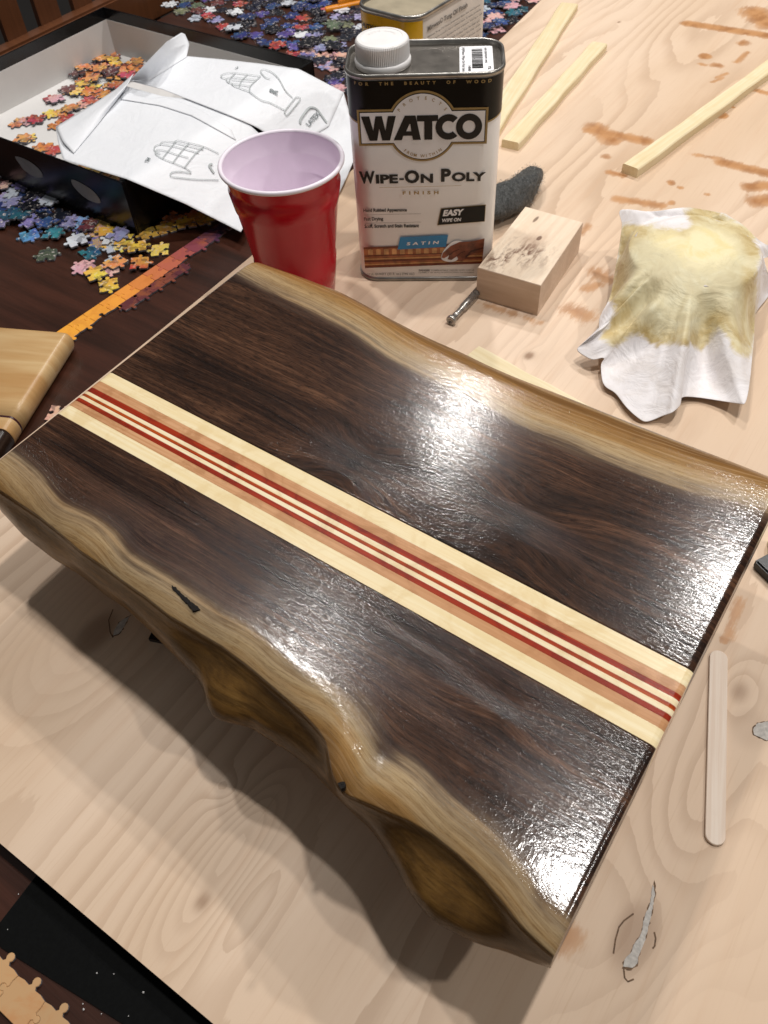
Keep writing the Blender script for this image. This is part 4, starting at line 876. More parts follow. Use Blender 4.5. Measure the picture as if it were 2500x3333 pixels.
# in the box
c1_ = lambda x, y: (x / 1.327, y / 1.327); BF = TZ + .002
zb1 = W2([c1_(*p) for p in [(410, 260), (470, 235), (600, 285), (610, 330), (560, 350), (500, 400), (350, 420), (300, 400), (345, 320)]], BF)
scatter(zb1, 30, .0095, lambda x, y: rs.choice('ooyorrymo'), 'in the pile inside the black box', BF)
mk([c1_(*p) for p in []], BF, '')
mk([c1_(225, 435) + ('r', 0), c1_(300, 395) + ('m', 1), c1_(250, 440) + ('k', 1), c1_(80, 535) + ('o', 0), c1_(120, 530) + ('k', 0), c1_(165, 525) + ('r', 1), c1_(270, 490) + ('o', 0), c1_(310, 480) + ('o', 1), c1_(345, 460) + ('k', 0), c1_(230, 495) + ('y', 0), c1_(285, 515) + ('r', 0), c1_(115, 605) + ('y', 0), c1_(100, 612) + ('o', 1), c1_(190, 640) + ('o', 0), c1_(230, 655) + ('r', 0), c1_(250, 545) + ('o', 0), c1_(390, 440) + ('r', 0), c1_(470, 420) + ('o', 0)], BF, 'in the row spread along the box floor')
p_ = c1_(420, 745); mk([c1_(370, 728) + ('o', 0), c1_(420, 745) + ('y', 1), c1_(470, 760) + ('o', 0), c1_(510, 770) + ('o', 1)], BF, 'below the glove paper at the near wall of the box')

def strip_of(name, label, p, q, nP, hgt, sgn, cols, z, knobs=1, mat=None):
    """a row of interlocked border pieces from p to q, straight edge on the left of travel"""
    p, q = Vector(p), Vector(q); d_ = q - p; Ln = d_.length; e = empty(name, (p.x, p.y, z), math.atan2(d_.y, d_.x)); w_ = Ln / nP; tag(e, label, 'puzzle strip')
    js = [rs.choice((-1, 1)) for _ in range(nP + 1)]; ks = [1 if knobs == 1 else rs.choice((1, 1, -1)) for _ in range(nP)]
    for i in range(nP):
        x0, x1 = i * w_ + .00006, (i + 1) * w_ - .00006
        o_ = piece_outline(x0, x1, -hgt, 0, (ks[i], js[i + 1], 0, -js[i])) if sgn > 0 else piece_outline(x0, x1, 0, hgt, (0, js[i + 1], ks[i], -js[i]))
        me = piece_me(o_, mat or M_JIGP); ob = obj('jigsaw_piece', me, None, e); t = (i + .5) / nP
        k = t * (len(cols) - 1); a = int(min(k, len(cols) - 2)); f_ = k - a; ca, cb = lin(cols[a]), lin(cols[a + 1]); ob.color = tuple(ca[j] * (1 - f_) + cb[j] * f_ for j in range(3)) + (1,)
    return e
strip_of('edge_strip', 'joined border strip of jigsaw running from orange to dark purple on the dark table', (-.5745, .2960), (-.5640, .5080), 12, .0170, 1, ['eda63c', 'eda63c', 'eda43e', 'ea9c40', 'e08c44', 'cc7650', 'b05c50', '8a444c', '48304e', '22223c'], TZ + .0002, 0)
strip_of('edge_strip', 'short joined row of dark maroon jigsaw pieces beside the orange border strip', (-.5545, .3560), (-.5485, .4350), 5, .0110, 1, ['5a2c30', '6a3438', '5a2c34'], TZ + .0002, 1)
strip_of('edge_strip', 'joined border strip of peach coloured jigsaw pieces by the black mat', (-.2460, -.0631), (-.1490, -.0631), 5, .0148, -1, ['c09468', 'cba274', 'c09a70', 'b39a74'], TZ + .0002, 1)
M_MAT = plain('mat_black', '090a0a', .9, var=.25, vscale=500, spec=.15)
q = obj('black_mat', prism_me('black_mat', [(-.2372, -.004), (-.2345, -.0378), (-.2330, -.0440), (-.2250, -.0448), (-.1500, -.0337), (-.06, -.020), (.05, -.008), (.05, -.004)], TZ + .0002, TZ + .0012), M_MAT)
tag(q, 'flat black mat poking out from under the near edge of the plywood', 'mat')
for k in range(9):
    x_, y_ = ((370, 2880 + 290), (315, 3167), (418, 3307), (466, 3230), (270, 3268), (272, 3285), (330, 3300), (25, 3025), (60, 2910))[k]
    p = at(x_, y_, TZ + .0012); r_ = rs.uniform(.00025, .0006); V = [(r_ * math.cos(a) * rs.uniform(.6, 1.2), r_ * math.sin(a) * rs.uniform(.6, 1.2), 0) for a in np.linspace(0, 2 * PI, 6)[:-1]] + [(0, 0, r_ * .9)]
    q = obj('sawdust_crumb', mesh('sawdust_crumb', V, [(4, 3, 2, 1, 0)] + [(i, (i + 1) % 5, 5) for i in range(5)]), M_BFL); q.location = p; tag(q, ('pale crumb on the dark table, nearest the joined peach pieces', 'pale crumb in the middle of the black mat', 'pale crumb on the mat nearest its lower right end', 'pale crumb on the mat nearest the plywood edge',
        'upper of the two close crumbs on the dark table strip', 'larger pale crumb just below the two close ones', 'pale crumb on the table close to the mat edge', 'pale crumb at the top left of the black mat', 'pale crumb on the mat close to its brown table corner')[k], 'crumb', 'sawdust crumbs at the lower left')

# ================================================================== GLOVE PAPER
def smooth(t): t = min(1, max(0, t)); return t * t * (3 - 2 * t)
def paper_h(x, y):
    d_ = max(x - BX1, BY0 - y, 0.0)
    if max(x - BX1, BY0 - y) > 0: d_ = math.hypot(max(x - BX1, 0), max(BY0 - y, 0))
    base = .0470 - .0445 * smooth(d_ / .085) ** .9
    gz = .0012 if x > -.4905 else TZ + .0008
    gz = TZ + .0008 + (.0138) * smooth((x + .515) / .03)
    w = .0022 * (vnoise(np.array([x / .04 + 9]), np.array([y / .06 + 4]), 31, 2)[0] - .5) * smooth((.11 - d_) / .05)
    return max(base + w, gz)
def lift(px, py, dz=0.0):
    lo, hi = TZ, .075
    for _ in range(22):
        m = (lo + hi) / 2; q = at(px, py, m)
        if m - dz - paper_h(q.x, q.y) > 0: hi = m
        else: lo = m
    return at(px, py, (lo + hi) / 2)
def resamp(P, n_):
    P = np.array(P, float); s = np.concatenate([[0], np.cumsum(np.hypot(*(P[1:] - P[:-1]).T))]); t = np.linspace(0, s[-1], n_); return np.stack([np.interp(t, s, P[:, 0]), np.interp(t, s, P[:, 1])], -1)
def coons(bot, rig, top, lef, nu, nv):
    """bot: P00->P10, rig: P10->P11, top: P01->P11, lef: P00->P01"""
    b_, t, l, r_ = resamp(bot, nu), resamp(top, nu), resamp(lef, nv), resamp(rig, nv); out = []
    for i in range(nu):
        for j in range(nv):
            u, v = i / (nu - 1), j / (nv - 1)
            out.append((1 - v) * b_[i] + v * t[i] + (1 - u) * l[j] + u * r_[j] - ((1 - u) * (1 - v) * b_[0] + u * (1 - v) * b_[-1] + (1 - u) * v * t[0] + u * v * t[-1]))
    return out
n = NT('wrapper_paper'); co = n.coord(); n.P(Base_Color=n.mix(n.noise(co, (40, 40, 40), 4), lin('dcdfe4'), lin('e6e8ec')), Roughness=.5, Normal=n.bump(n.noise(co, (45, 28, 45), 4, .6, 1.2), .35, .004)); M_PAP = n.m
n.b.inputs['Subsurface Weight'].default_value = .0
k1 = lambda *pts: [(x / 1.327, y / 1.327) for x, y in pts]; k5 = lambda *pts: [(500 + x / 2.37, y / 2.37) for x, y in pts]
def sheet(name, parent, cs_, nu=50, nv=40, dz=.0, zfun=None, th=.00025):
    G_ = coons(*cs_, nu, nv); P = []
    for k, (x, y) in enumerate(G_):
        i, j = divmod(k, nv); P.append(lift(x, y, dz) if zfun is None else zfun(x, y, i / (nu - 1), j / (nv - 1)))
    N = len(P); me0 = [(i * nv + j, (i + 1) * nv + j, (i + 1) * nv + j + 1, i * nv + j + 1) for i in range(nu - 1) for j in range(nv - 1)]
    V = [tuple(p) for p in P] + [(p[0], p[1], p[2] - th) for p in P]; Fc = me0 + [tuple(v + N for v in f_[::-1]) for f_ in me0]
    ring_ = [j for j in range(nv)] + [i * nv + nv - 1 for i in range(1, nu)] + [(nu - 1) * nv + j for j in range(nv - 2, -1, -1)] + [i * nv for i in range(nu - 2, 0, -1)]
    for k in range(len(ring_)): a, c = ring_[k], ring_[(k + 1) % len(ring_)]; Fc.append((a, c, c + N, a + N))
    me = mesh(name, V, Fc, True)
    if P: 
        f0 = me.polygons[0]
        if f0.normal.z < 0: me.flip_normals()
    return obj(name, me, M_PAP, parent)
pap = empty('glove_paper'); tag(pap, 'unfolded white glove wrapper printed with two hands, draped over the black box', 'paper wrapper')
sheet('lower_sheet', pap, (k1((240, 548), (252, 620), (272, 690), (545, 772), (800, 880), (1040, 1002)), k1((1040, 1002), (1130, 850), (1200, 650)), k1((545, 372), (700, 415), (830, 428), (960, 474), (1080, 540), (1200, 650)), k1((240, 548), (400, 455), (545, 372))), 60, 40, .0)
sheet('upper_sheet', pap, (k1((558, 348), (700, 385), (860, 447), (1000, 502), (1100, 545), (1260, 640)), k1((1260, 640), (1420, 545), (1484, 398)), k1((640, 290), (720, 262), (805, 242), (960, 256), (1130, 275), (1290, 297), (1484, 398)), k1((558, 348), (600, 320), (640, 290))), 60, 36, .0016)
sheet('right_flap', pap, (k1((1250, 620), (1340, 760), (1465, 835)), k1((1465, 835), (1500, 760), (1525, 700)), k1((1420, 545), (1484, 398), (1530, 560), (1525, 700)), k1((1250, 620), (1340, 590), (1420, 545))), 30, 24, .0004)
def flapz(x, y, u, v): p = lift(x, y, .0022); z = p.z + .029 * v ** 1.3 * math.sin(PI * (.12 + .80 * u)) ; return at(x, y, z)
sheet('raised_flap', pap, (k1((560, 345), (640, 350), (720, 300), (806, 246)), k1((806, 246), (818, 190), (800, 148)), k1((575, 330), (640, 262), (720, 180), (785, 140), (800, 148)), k1((560, 345), (566, 338), (575, 330))), 34, 16, 0, flapz)
def flap2(x, y, u, v): p = lift(x, y, .001); return at(x, y, p.z + .007 * math.sin(PI * min(1, v)) * (.3 + .7 * u))
sheet('side_fold', pap, (k1((318, 662), (420, 540), (530, 400)), k1((530, 400), (560, 350), (577, 318)), k1((242, 546), (400, 450), (500, 385), (577, 318)), k1((318, 662), (270, 610), (242, 546))), 30, 14, 0, flap2)
sheet('seam_fold', pap, (k1((530, 400), (640, 425), (720, 418), (860, 470), (1000, 560)), k1((1000, 560), (1010, 580), (1020, 605)), k1((520, 428), (690, 455), (830, 500), (1020, 605)), k1((530, 400), (524, 412), (520, 428))), 30, 8, .0009)
M_PRT = plain('print_grey', 'adb3b4', .6, var=.08)
def pline(pts, w=.0011, par=pap, dz=.0013, name='printed_line'):
    D = resamp(catmull(pts, 5), max(6, 4 * len(pts))); P = [lift(x, y, dz) for x, y in D]; V, Fc = [], []
    for i, p in enumerate(P):
        t = (P[min(i + 1, len(P) - 1)] - P[max(i - 1, 0)]); t = Vector((t.x, t.y, 0)).normalized(); s_ = Vector((-t.y, t.x, 0)) * w / 2
        for q in (p + s_, p - s_): V.append((q.x, q.y, max(p.z, paper_h(q.x, q.y) + dz)))
    for i in range(len(P) - 1): Fc.append((2 * i, 2 * i + 1, 2 * i + 3, 2 * i + 2))
    return V, Fc
class Print3:
    def __init__(s): s.V, s.F = [], []
    def add(s, VF): o = len(s.V); s.V += VF[0]; s.F += [tuple(i + o for i in f) for f in VF[1]]
hd = Print3()
for pts in ([(1075, 752), (1020, 700), (970, 610), (920, 560), (880, 540), (848, 532), (826, 545), (840, 572), (868, 598), (902, 606)], [(826, 585), (720, 571), (632, 560), (575, 560), (528, 574), (520, 592), (562, 606)], [(800, 612), (700, 602), (600, 592), (562, 606)],
            [(562, 606), (568, 626), (600, 640), (700, 655), (745, 662)], [(785, 625), (690, 620), (600, 612)], [(600, 640), (625, 662), (680, 682), (740, 705)], [(632, 560), (592, 602), (582, 632)], [(726, 572), (680, 618), (660, 668)], [(826, 585), (765, 640), (745, 668), (740, 705)],
            [(740, 705), (830, 770), (900, 790), (1015, 850)], [(1095, 752), (1015, 850), (1018, 878), (1035, 884), (1130, 768), (1122, 748), (1095, 750)]):
    hd.add(pline(k5(*pts), .0010, dz=.0030))
obj('right_hand_print', mesh('right_hand_print', hd.V, hd.F), M_PRT, pap)
hd = Print3()
for pts in ([(945, 662), (880, 632), (800, 612), (765, 605), (748, 615)], [(880, 645), (800, 626), (750, 613), (720, 610), (700, 612), (690, 624)], [(860, 660), (790, 640), (722, 625), (690, 622), (668, 632), (668, 650), (692, 662)], [(815, 680), (760, 665), (715, 650), (675, 645)],
            [(675, 648), (672, 662), (700, 682), (750, 702), (797, 722)], [(762, 607), (735, 640), (702, 682)], [(818, 616), (782, 655), (748, 700)], [(880, 634), (845, 662), (797, 722)], [(797, 722), (830, 746), (780, 740), (742, 744), (736, 760), (770, 766), (850, 774), (945, 776)]):
    hd.add(pline(k1(*pts), .0009, dz=.0013))
obj('left_hand_print', mesh('left_hand_print', hd.V, hd.F), M_PRT, pap)
hd = Print3(); hd.add(pline(k5((1137, 955), (1132, 925), (1190, 842), (1228, 828), (1265, 845), (1290, 880), (1337, 945)), .0022, dz=.0030)); obj('logo_frame', mesh('logo_frame', hd.V, hd.F), M_PRT, pap)
def ptext(s, p0, p1, hvec, name, par=pap, dz=.0030, bold=.02):
    """text from pixel p0 to p1 along the baseline, hvec = pixel vector of the letter height"""
    V, Fc = text2d(s, bold); V = fit(V, 0, 1, 0, 1); P = [lift(p0[0] + (p1[0] - p0[0]) * x + hvec[0] * y, p0[1] + (p1[1] - p0[1]) * x + hvec[1] * y, dz) for x, y in V]
    me = mesh(name, P, Fc)
    return obj(name, me, plain('print_dark_grey', '7a8285', .6) if 'print_dark_grey' not in bpy.data.materials else bpy.data.materials['print_dark_grey'], par)
a5 = lambda x, y: (500 + x / 2.37, y / 2.37)
ptext('LATEX', a5(1205, 975), a5(1290, 880), (-14, -10), 'latex_lettering'); ptext('R', a5(957, 735), a5(962, 700), (-27, -14), 'size_letter')
ptext('TM', a5(632, 532), a5(655, 520), (-2, -4), 'trademark_lettering'); q_ = k1((640, 702), (652, 684)); ptext('TM', q_[0], q_[1], (-12, -4), 'trademark_lettering', dz=.0013)
q_ = k1((905, 720), (918, 745)); hd = Print3(); hd.add(pline(k1((918, 708), (905, 716), (925, 748)), .0022, dz=.0013)); obj('size_letter', mesh('size_letter', hd.V, hd.F), M_PRT, pap)

# ================================================================== RAG OVER A TUB
n = NT('rag_cotton'); co = n.coord(); t = n.attr('soak'); ye = n.attr('yellow'); ns = n.noise(co, (70, 70, 70), 5, .65, 1.0); ns2 = n.noise(co, (38, 38, 38), 4, .6, 1.2, (3, 3, 3))
m1 = n.step(n.math('ADD', t, n.math('MULTIPLY', n.math('SUBTRACT', ns, .5), 1.3)), -.25, .25)
ol = n.ramp(ns2, (.35, lin('b79f68')), (.5, lin('c8b584')), (.65, lin('d8cca6'))); ol = n.mix(n.math('MULTIPLY', n.step(t, .55, 1.4), .5), ol, lin('d3cfb2'))
yl = n.mix(n.step(ns2, .42, .6), lin('e6dab0'), lin('e0d09a'))
c = n.mix(n.step(n.math('ADD', ye, n.math('MULTIPLY', n.math('SUBTRACT', ns, .5), .6)), .20, .85), ol, yl); c = n.mix(m1, n.mix(n.step(ns2, .4, .7), lin('e6e2e3'), lin('dcd6d4')), c)
n.P(Base_Color=c, Roughness=n.math('MULTIPLY_ADD', m1, -.25, .85), Normal=n.bump(n.math('ADD', n.noise(co, (42, 42, 42), 4, .55, 1.6), n.math('MULTIPLY', n.noise(co, (1400, 1400, 1400), 2), .02)), .36, .0055)); n.b.inputs['Sheen Weight'].default_value = .15; M_RAG = n.m
DC = Vector((-.1320, .6020)); DR, DH = .0505, .0535
rg = [(430, 165, .046, .9), (600, 178, .050, .75), (760, 168, .050, .7), (940, 146, .0495, .72), (1060, 152, .048, .6), (1250, 186, .047, .6), (1400, 255, .046, .6), (1500, 335, .045, .62), (1590, 428, .043, .72), (1665, 462, .036, .95), (1668, 545, .030, .9),
      (1606, 590, .040, .72), (1700, 760, .010, .95), (1660, 880, .004, .95), (1555, 1020, .004, .92), (1545, 1180, .008, .72), (1525, 1400, .010, .9), (1500, 1640, .013, .98), (1470, 1768, .014, 1), (1420, 1775, .012, 1), (1300, 1758, .007, .98), (1100, 1728, .004, .98), (945, 1722, .006, .98), (925, 1790, .009, 1),
      (860, 1850, .010, 1), (780, 1880, .006, 1), (650, 1927, .002, 1), (570, 1890, .004, 1), (470, 1795, .005, .98), (390, 1690, .004, .98), (290, 1615, .005, .98), (268, 1450, .009, .96), (292, 1392, .012, .9), (182, 1414, .010, 1), (68, 1320, .011, 1), (235, 1205, .020, .95), (262, 1055, .018, .86),
      (340, 900, .016, .80), (385, 700, .020, .78), (405, 560, .026, .76), (432, 400, .036, .78), (445, 280, .042, .82)]
out = catmull([(x, y, z, s) for x, y, z, s in rg], 5, True); NO = len(out)
SO = []
for x, y, z, s in out: p = at(1850 + x / 2.552, 620 + y / 2.552, z); SO.append((p, s))
AN = np.unwrap([math.atan2(p.y - DC.y, p.x - DC.x) for p, s in SO])
dirn = 1 if AN[-1] > AN[0] else -1; AM = np.maximum.accumulate(AN * dirn); kz = np.ones(15) / 15
ext_ = np.concatenate([AM[-7:] - 2 * PI, AM, AM[:7] + 2 * PI]); AM = np.convolve(ext_, kz, 'valid') * dirn
fr_ = [.06, .08, .14, .20, .26, .32, .38, .43, .47, .5, .52, .54, .57, .60, .635, .67, .71, .75, .79, .83, .87, .91, .94, .97, 1.0]
V, S_ = [], []
for fk in fr_:
    for k, (p, s) in enumerate(SO):
        dv = Vector((p.x - DC.x, p.y - DC.y)); an = math.atan2(dv.y, dv.x); rl = min(DR, dv.length * .96)
        e_ = DC + Vector((math.cos(AM[k]), math.sin(AM[k]))) * rl
        if fk <= .5:
            q = DC + (e_ - DC) * (fk / .5); z = DH - .007 * (fk / .5) ** 3.5 + .0022 * (vnoise(np.array([q.x / .012 + 50]), np.array([q.y / .012 + 50]), 77, 3)[0] - .5) - .0015 * math.exp(-((q.x + .112) ** 2 + (q.y - .612) ** 2) / .0003)
            sk = .62 * (fk / .5); 
            if s > .65 and fk > .3 and (k > NO * .93 or k < NO * .085): sk = .62 + (fk - .3) * 1.1
        else:
            g_ = (fk - .5) / .5; q = e_ + (Vector((p.x, p.y)) - e_) * g_
            drop_ = DH - .007 - p.z; z = DH - .007 - drop_ * (1 - (1 - g_) ** 1.5) if g_ > .12 else DH - .007 - drop_ * (g_ / .12) ** 1.0 * (1 - .88 ** 1.5)
            z += .0045 * (vnoise(np.array([q.x / .011 + 90]), np.array([q.y / .016 + 70]), 55, 3)[0] - .5) * min(1, g_ * 5) * min(1, (1 - g_) * 3)
            amp = min(1, dv.length / DR - .9) * .013
            fold = math.sin(an * 9 + 1.0) * .55 + math.sin(an * 16 + 2.2) * .35
            z += amp * math.sin(PI * min(1, g_ * 1.02)) * fold
            lump = .30 if -2.6 < an < -.2 else .5
            sk = .60 + (s - .60) * min(1, g_ * 1.0) ** 1.0
            if -2.7 < an < -.4: sk = .55 + .55 * g_ - .06 * math.sin(an * 5)
        V.append((q.x, q.y, max(z, .0008 if fk < 1 else p.z)))
nr = len(fr_); V_in = V
Fc = []
for i in range(nr - 1):
    for k in range(NO): j = (k + 1) % NO; Fc.append((i * NO + k, (i + 1) * NO + k, (i + 1) * NO + j, i * NO + j))
# the ridge of the long fold towards the left tip
R0_, R1_ = at(1850 + 830 / 2.552, 620 + 870 / 2.552, .046), at(1850 + 130 / 2.552, 620 + 1350 / 2.552, .012)
V2 = []
for (x, y, z) in V:
    a = Vector((x - R0_.x, y - R0_.y)); d_ = Vector((R1_.x - R0_.x, R1_.y - R0_.y)); t = a.dot(d_) / d_.length_squared; dist = (a - d_ * t).length
    side_ = (d_.x * a.y - d_.y * a.x); k = math.exp(-(dist / .0075) ** 2) * smooth(t * 4 + .2) * smooth((1.1 - t) * 3)
    zz = z + k * .010 - (math.exp(-((dist - .016) / .010) ** 2) * .007 * smooth(t * 3) * smooth((1 - t) * 2) if side_ > 0 else 0); V2.append((x, y, max(zz, .0006)))
Fc.append(tuple(range(NO))); me = mesh('rag', V2, Fc, True)
WH = [[(430, 160), (600, 175), (840, 160), (960, 200), (1000, 290), (900, 315), (760, 310), (620, 275), (470, 290)], [(1570, 430), (1700, 430), (1700, 560), (1610, 560)], [(1570, 640), (1720, 500), (1720, 1000), (1560, 1040)]]
OL = [(430, 290), (620, 285), (900, 325), (1010, 290), (960, 170), (1100, 130), (1500, 300), (1600, 540), (1565, 700), (1550, 1150), (1500, 1400), (1380, 1330), (1250, 1120), (1100, 1340), (960, 1260), (840, 1290), (700, 1280), (560, 1200), (380, 1300), (270, 1240), (400, 1000), (340, 900), (400, 560)]
def pdist(p, poly):
    d = 1e9
    for i in range(len(poly)):
        a, b_ = np.array(poly[i - 1], float), np.array(poly[i], float); ab = b_ - a; t = np.clip(((p - a) @ ab) / (ab @ ab), 0, 1); d = min(d, np.linalg.norm(p - a - ab * t))
    return d if inside(p, poly) else -d
S_ = []; Y_ = []
for v in V2:
    px, py = px_of(*v); p = np.array([(px - 1850) * 2.552, (py - 620) * 2.552]); o_ = pdist(p, OL)
    for w_ in WH: o_ = min(o_, -pdist(p, w_))
    S_.append(np.clip(o_ / 120, -1, 1.5)); Y_.append(max(math.exp(-((p[0] - 1150) / 300) ** 2 - ((p[1] - 480) / 190) ** 2) * 1.1, .8 * math.exp(-((p[0] - 850) / 200) ** 2 - ((p[1] - 430) / 110) ** 2)))
set_attr(me, 'soak', S_); set_attr(me, 'yellow', Y_)
rag = obj('rag', me, M_RAG); tag(rag, 'crumpled white cotton rag soaked yellow in its middle, draped over a round tub', 'rag')
md = rag.modifiers.new('thickness', 'SOLIDIFY'); md.thickness = .0005; md.offset = -1; md = rag.modifiers.new('smooth', 'SUBSURF'); md.levels = 1; md.render_levels = 1
tub = empty('round_tub', (DC.x, DC.y, 0)); obj('wall', lathe_me('wall', [(.040, 0), (.042, .001), (.0475, .046), (.0480, .0475)], 48, True, False), M_CRM, tub); obj('lid', lathe_me('lid', [(.0480, .0455), (.0485, .0475), (.047, .0480)], 48, True, True), M_CRM, tub)
tag(tub, 'cream round lidded tub underneath the yellow soaked rag', 'tub')

# ================================================================== LEFT MAPLE BOARD, PENCIL, CHAIR
ZT2 = .0065; A_ = at(738 / 3.16, 1000 + 236 / 3.16, ZT2); Bq = at(100 / 3.16, 1000 + 1235 / 3.16, ZT2); dy_ = (A_ - Bq); ang = math.atan2(dy_.y, dy_.x) - PI / 2
Tp = at(0, 1000 + 112 / 3.16, ZT2); Ledge = dy_.length
lb_ = empty('maple_board', (A_.x, A_.y, TZ), ang); tag(lb_, 'rounded blond maple board with thin dark inlay at the left edge of the photo', 'cutting board')
th_ = ZT2 - TZ; RR = .0055
def lsec(name, y0, y1, mat, head=False):
    prof = [(RR * (math.cos(a)) - RR, th_ / 2 * math.sin(a) + th_ / 2) for a in np.linspace(-PI / 2, PI / 2, 12)]
    ysec = np.linspace(y0, y1, 14); V = []
    if head: ysec = np.concatenate([-RR * (1 - np.cos(np.linspace(0, PI / 2, 9))), [-RR - .0012, -RR - .004], np.linspace(-RR - .008, y1, 6)]); 
    slope = math.tan(math.radians(-3.5))
    for y in ysec:
        k = 0.0
        if head and y > -RR: k = RR * (1 - math.sqrt(max(0, 1 - ((y + RR) / RR) ** 2)))
        for px_, pz_ in prof:
            f_ = 1 - .9 * (k / RR) if head else 1; V.append((px_ - k * .9, y, th_ / 2 + (pz_ - th_ / 2) * (f_ if f_ > .12 else .12)))
        zb_, zt_ = V[-12][2], V[-1][2]; V = V[:-12] + [(-.22, y, zb_), (-RR - .0015 - k * .9, y, zb_)] + V[-12:] + [(-RR - .0015 - k * .9, y, zt_), (-RR - .004 - k, y, zt_), (-.22, y, zt_)]
    return V, len(ysec), 17
def lboard(name, y0, y1, mat, head=False):
    V, a, b_ = lsec(name, y0, y1, mat, head); me = grid_me(name, V, a, b_, True, True); Fc = [tuple(p.vertices) for p in me.polygons] + [tuple(range(b_))[::-1], tuple(range((a - 1) * b_, a * b_))]
    me = mesh(name, V, Fc, True); me.polygons[len(me.polygons) - 1].use_smooth = False; me.polygons[len(me.polygons) - 2].use_smooth = False
    return obj(name, me, mat, lb_)
n = NT('maple_blond'); co = n.coord(); s1 = n.noise(co, (6, 90, 6), 5, .6, .4); s2 = n.noise(co, (3, 22, 3), 3, .6, .3); s3 = n.noise(co, (30, 700, 30), 3)
col = n.mix(n.step(s2, .38, .62), lin('b98f5c'), lin('cfb080')); col = n.mix(n.math('MULTIPLY', n.step(s1, .4, .65), .5), col, lin('b58a54')); col = n.mix(n.math('MULTIPLY', n.step(s3, .5, .7), .15), col, lin('9c7444'))
n.P(Base_Color=col, Roughness=.35); M_BLOND = n.m
e1, e2 = -.900 * Ledge, -1.02 * Ledge; lboard('maple_part', 0, e1, M_BLOND, True); lboard('inlay_strip', e1 - .0001, e1 - .0019, plain('purple_inlay', '3c1620', .3), False); lboard('maple_band', e1 - .0020, e2, M_BLOND); lboard('walnut_part', e2 - .0001, e2 - .03, plain('walnut_dark', '2a1c14', .3, var=.3, vscale=60))

P0, P1 = at(500 + 1300 / 2.37, 85 / 2.37, TZ + .0045), at(500 + 1600 / 2.37, 22 / 2.37, TZ + .0045); d_ = (P1 - P0).normalized()
M_ORG = plain('pencil_orange', 'e08a12', .3, var=.05); M_ERA = plain('eraser_pink', 'b85a62', .7)
pen = empty('orange_pencil', P0); pen.rotation_euler = (0, PI / 2, math.atan2(d_.y, d_.x)); tag(pen, 'thick orange pencil with pink eraser end lying behind the yellow tin', 'pencil')
obj('barrel', lathe_me('barrel', [(.0036, .004), (.0044, .006), (.0048, .115), (.0022, .130), (.0008, .138)], 24), M_ORG, pen); obj('eraser', lathe_me('eraser', [(.0030, -.002), (.0036, -.001), (.0036, .0045)], 24), M_ERA, pen)
obj('clip', loc(box_me('clip', -.0085, -.0045, -.0012, .0012, .024, .060, .0005), type('o', (), {'location': Vector((0, 0, 0))})()), M_ORG, pen)

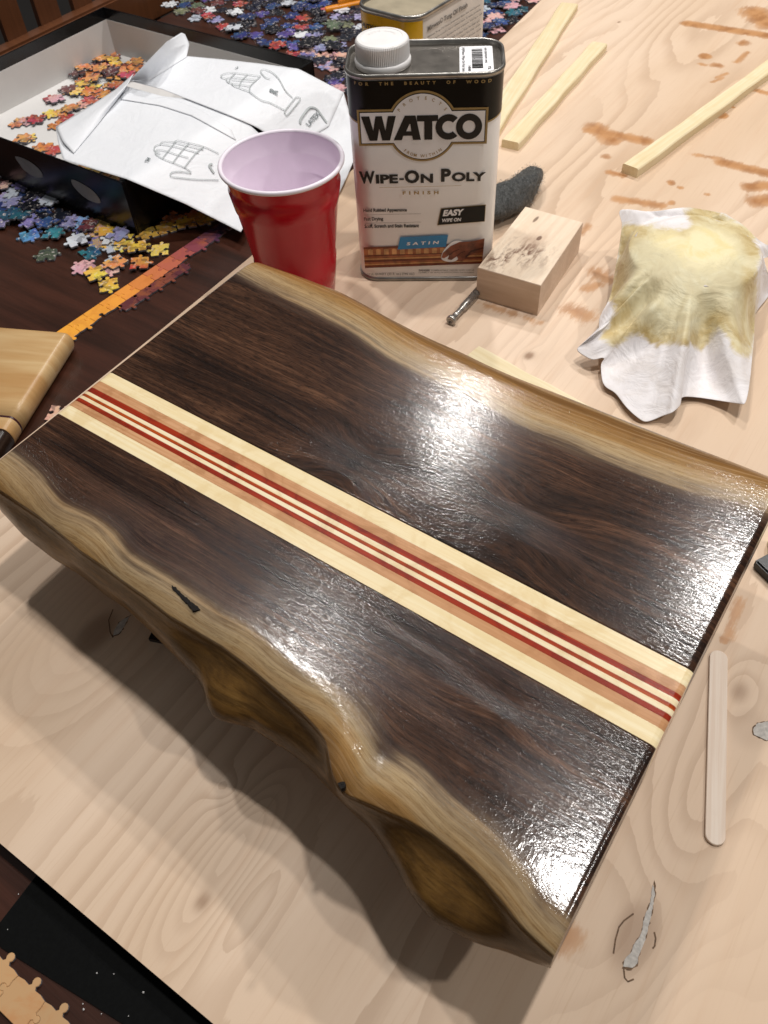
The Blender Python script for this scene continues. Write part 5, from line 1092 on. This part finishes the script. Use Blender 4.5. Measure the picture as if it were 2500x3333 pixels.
ch = empty('dining_chair', (-1.05, .70, -.75)); tag(ch, 'brown wooden slat back chair behind the black box', 'chair')
n = NT('chair_wood'); co = n.coord(); s1 = n.noise(co, (60, 300, 10), 4, .6); n.P(Base_Color=n.mix(s1, lin('4a2a17'), lin('6e4226')), Roughness=.4); M_CHR = n.m
for k in range(-2, 5):
    y0 = .6600 + k * .0572 - .70; V = []
    for i in range(12):
        z = .30 + i * .068; bow = .010 * math.sin(PI * i / 11) ; w_ = .0138 + .004 * math.sin(PI * i / 11) if k % 2 else .0140 + .002 * math.sin(PI * i / 11)
        for sx, sy in ((-1, -1), (1, -1), (1, 1), (-1, 1)): V.append((sx * .004 - bow, y0 + .014 + sy * w_, z))
    me = grid_me('slat', V, 12, 4, False, True); obj('slat', me, M_CHR, ch)
obj('lower_rail', box_me('lower_rail', -.010, .014, -.25, .30, .715, .7640, .003), M_CHR, ch); obj('top_rail', box_me('top_rail', -.012, .012, -.25, .30, 1.04, 1.12, .004), M_CHR, ch)
obj('leg', box_me('leg', -.015, .015, -.27, -.24, 0, 1.06, .003), M_CHR, ch); obj('leg', box_me('leg', -.015, .015, .29, .32, 0, 1.06, .003), M_CHR, ch)
ORD = ['leftmost', 'second', 'third', 'fourth', 'fifth', 'sixth', 'seventh', 'eighth', 'ninth', 'tenth', 'eleventh', 'twelfth', 'thirteenth', 'fourteenth', 'fifteenth', 'sixteenth']
from collections import defaultdict
bins = defaultdict(list)
bpy.context.view_layer.update()
for o in COL.objects:
    if o.parent is None and o.name.startswith('jigsaw_piece'):
        px, py = px_of(*o.location); w_ = o['group']; key = o['group'].split(' jigsaw')[0]; on = 'topmost ' if False else ''
        if 'spread behind' in w_:
            row = 'far' if py < 75 else ('middle' if py < 190 else 'near')
            col_ = 'above the box' if px < 800 else ('above the paper' if px < 1000 else ('left of the tins' if px < 1300 else 'right of the tins'))
            zone_ = 'in the %s row %s' % (row, col_)
        elif 'between the glove' in w_: zone_ = 'between the paper and the black tin'
        elif 'in front of' in w_ or 'front of the heap' in w_:
            zone_ = 'in the heap below the box, ' + ('left half' if px < 200 else 'right half')
        elif 'trail' in w_: zone_ = 'between the box and the border strip' + (', far end' if py < 780 else ', near end')
        elif 'pile inside' in w_: zone_ = 'piled in the box, ' + ('far rows' if py < 245 else 'near rows')
        elif 'row spread' in w_: zone_ = 'spread out on the box floor'
        elif 'below the glove' in w_: zone_ = 'under the paper at the near box wall'
        else: continue
        bins[(key, zone_)].append((px, o))
for (key, zone_), L_ in bins.items():
    L_.sort(key=lambda t: t[0])
    for k, (px, o) in enumerate(L_):
        if len(L_) == 1: o['label'] = 'only %s jigsaw piece %s' % (key, zone_)
        elif k == len(L_) - 1: o['label'] = 'rightmost %s jigsaw piece %s' % (key, zone_)
        else: o['label'] = ('leftmost %s jigsaw piece %s' % (key, zone_)) if k == 0 else '%s from left %s jigsaw piece %s' % (ORD[min(k, 15)], key, zone_)
print('pieces', NPC[0])
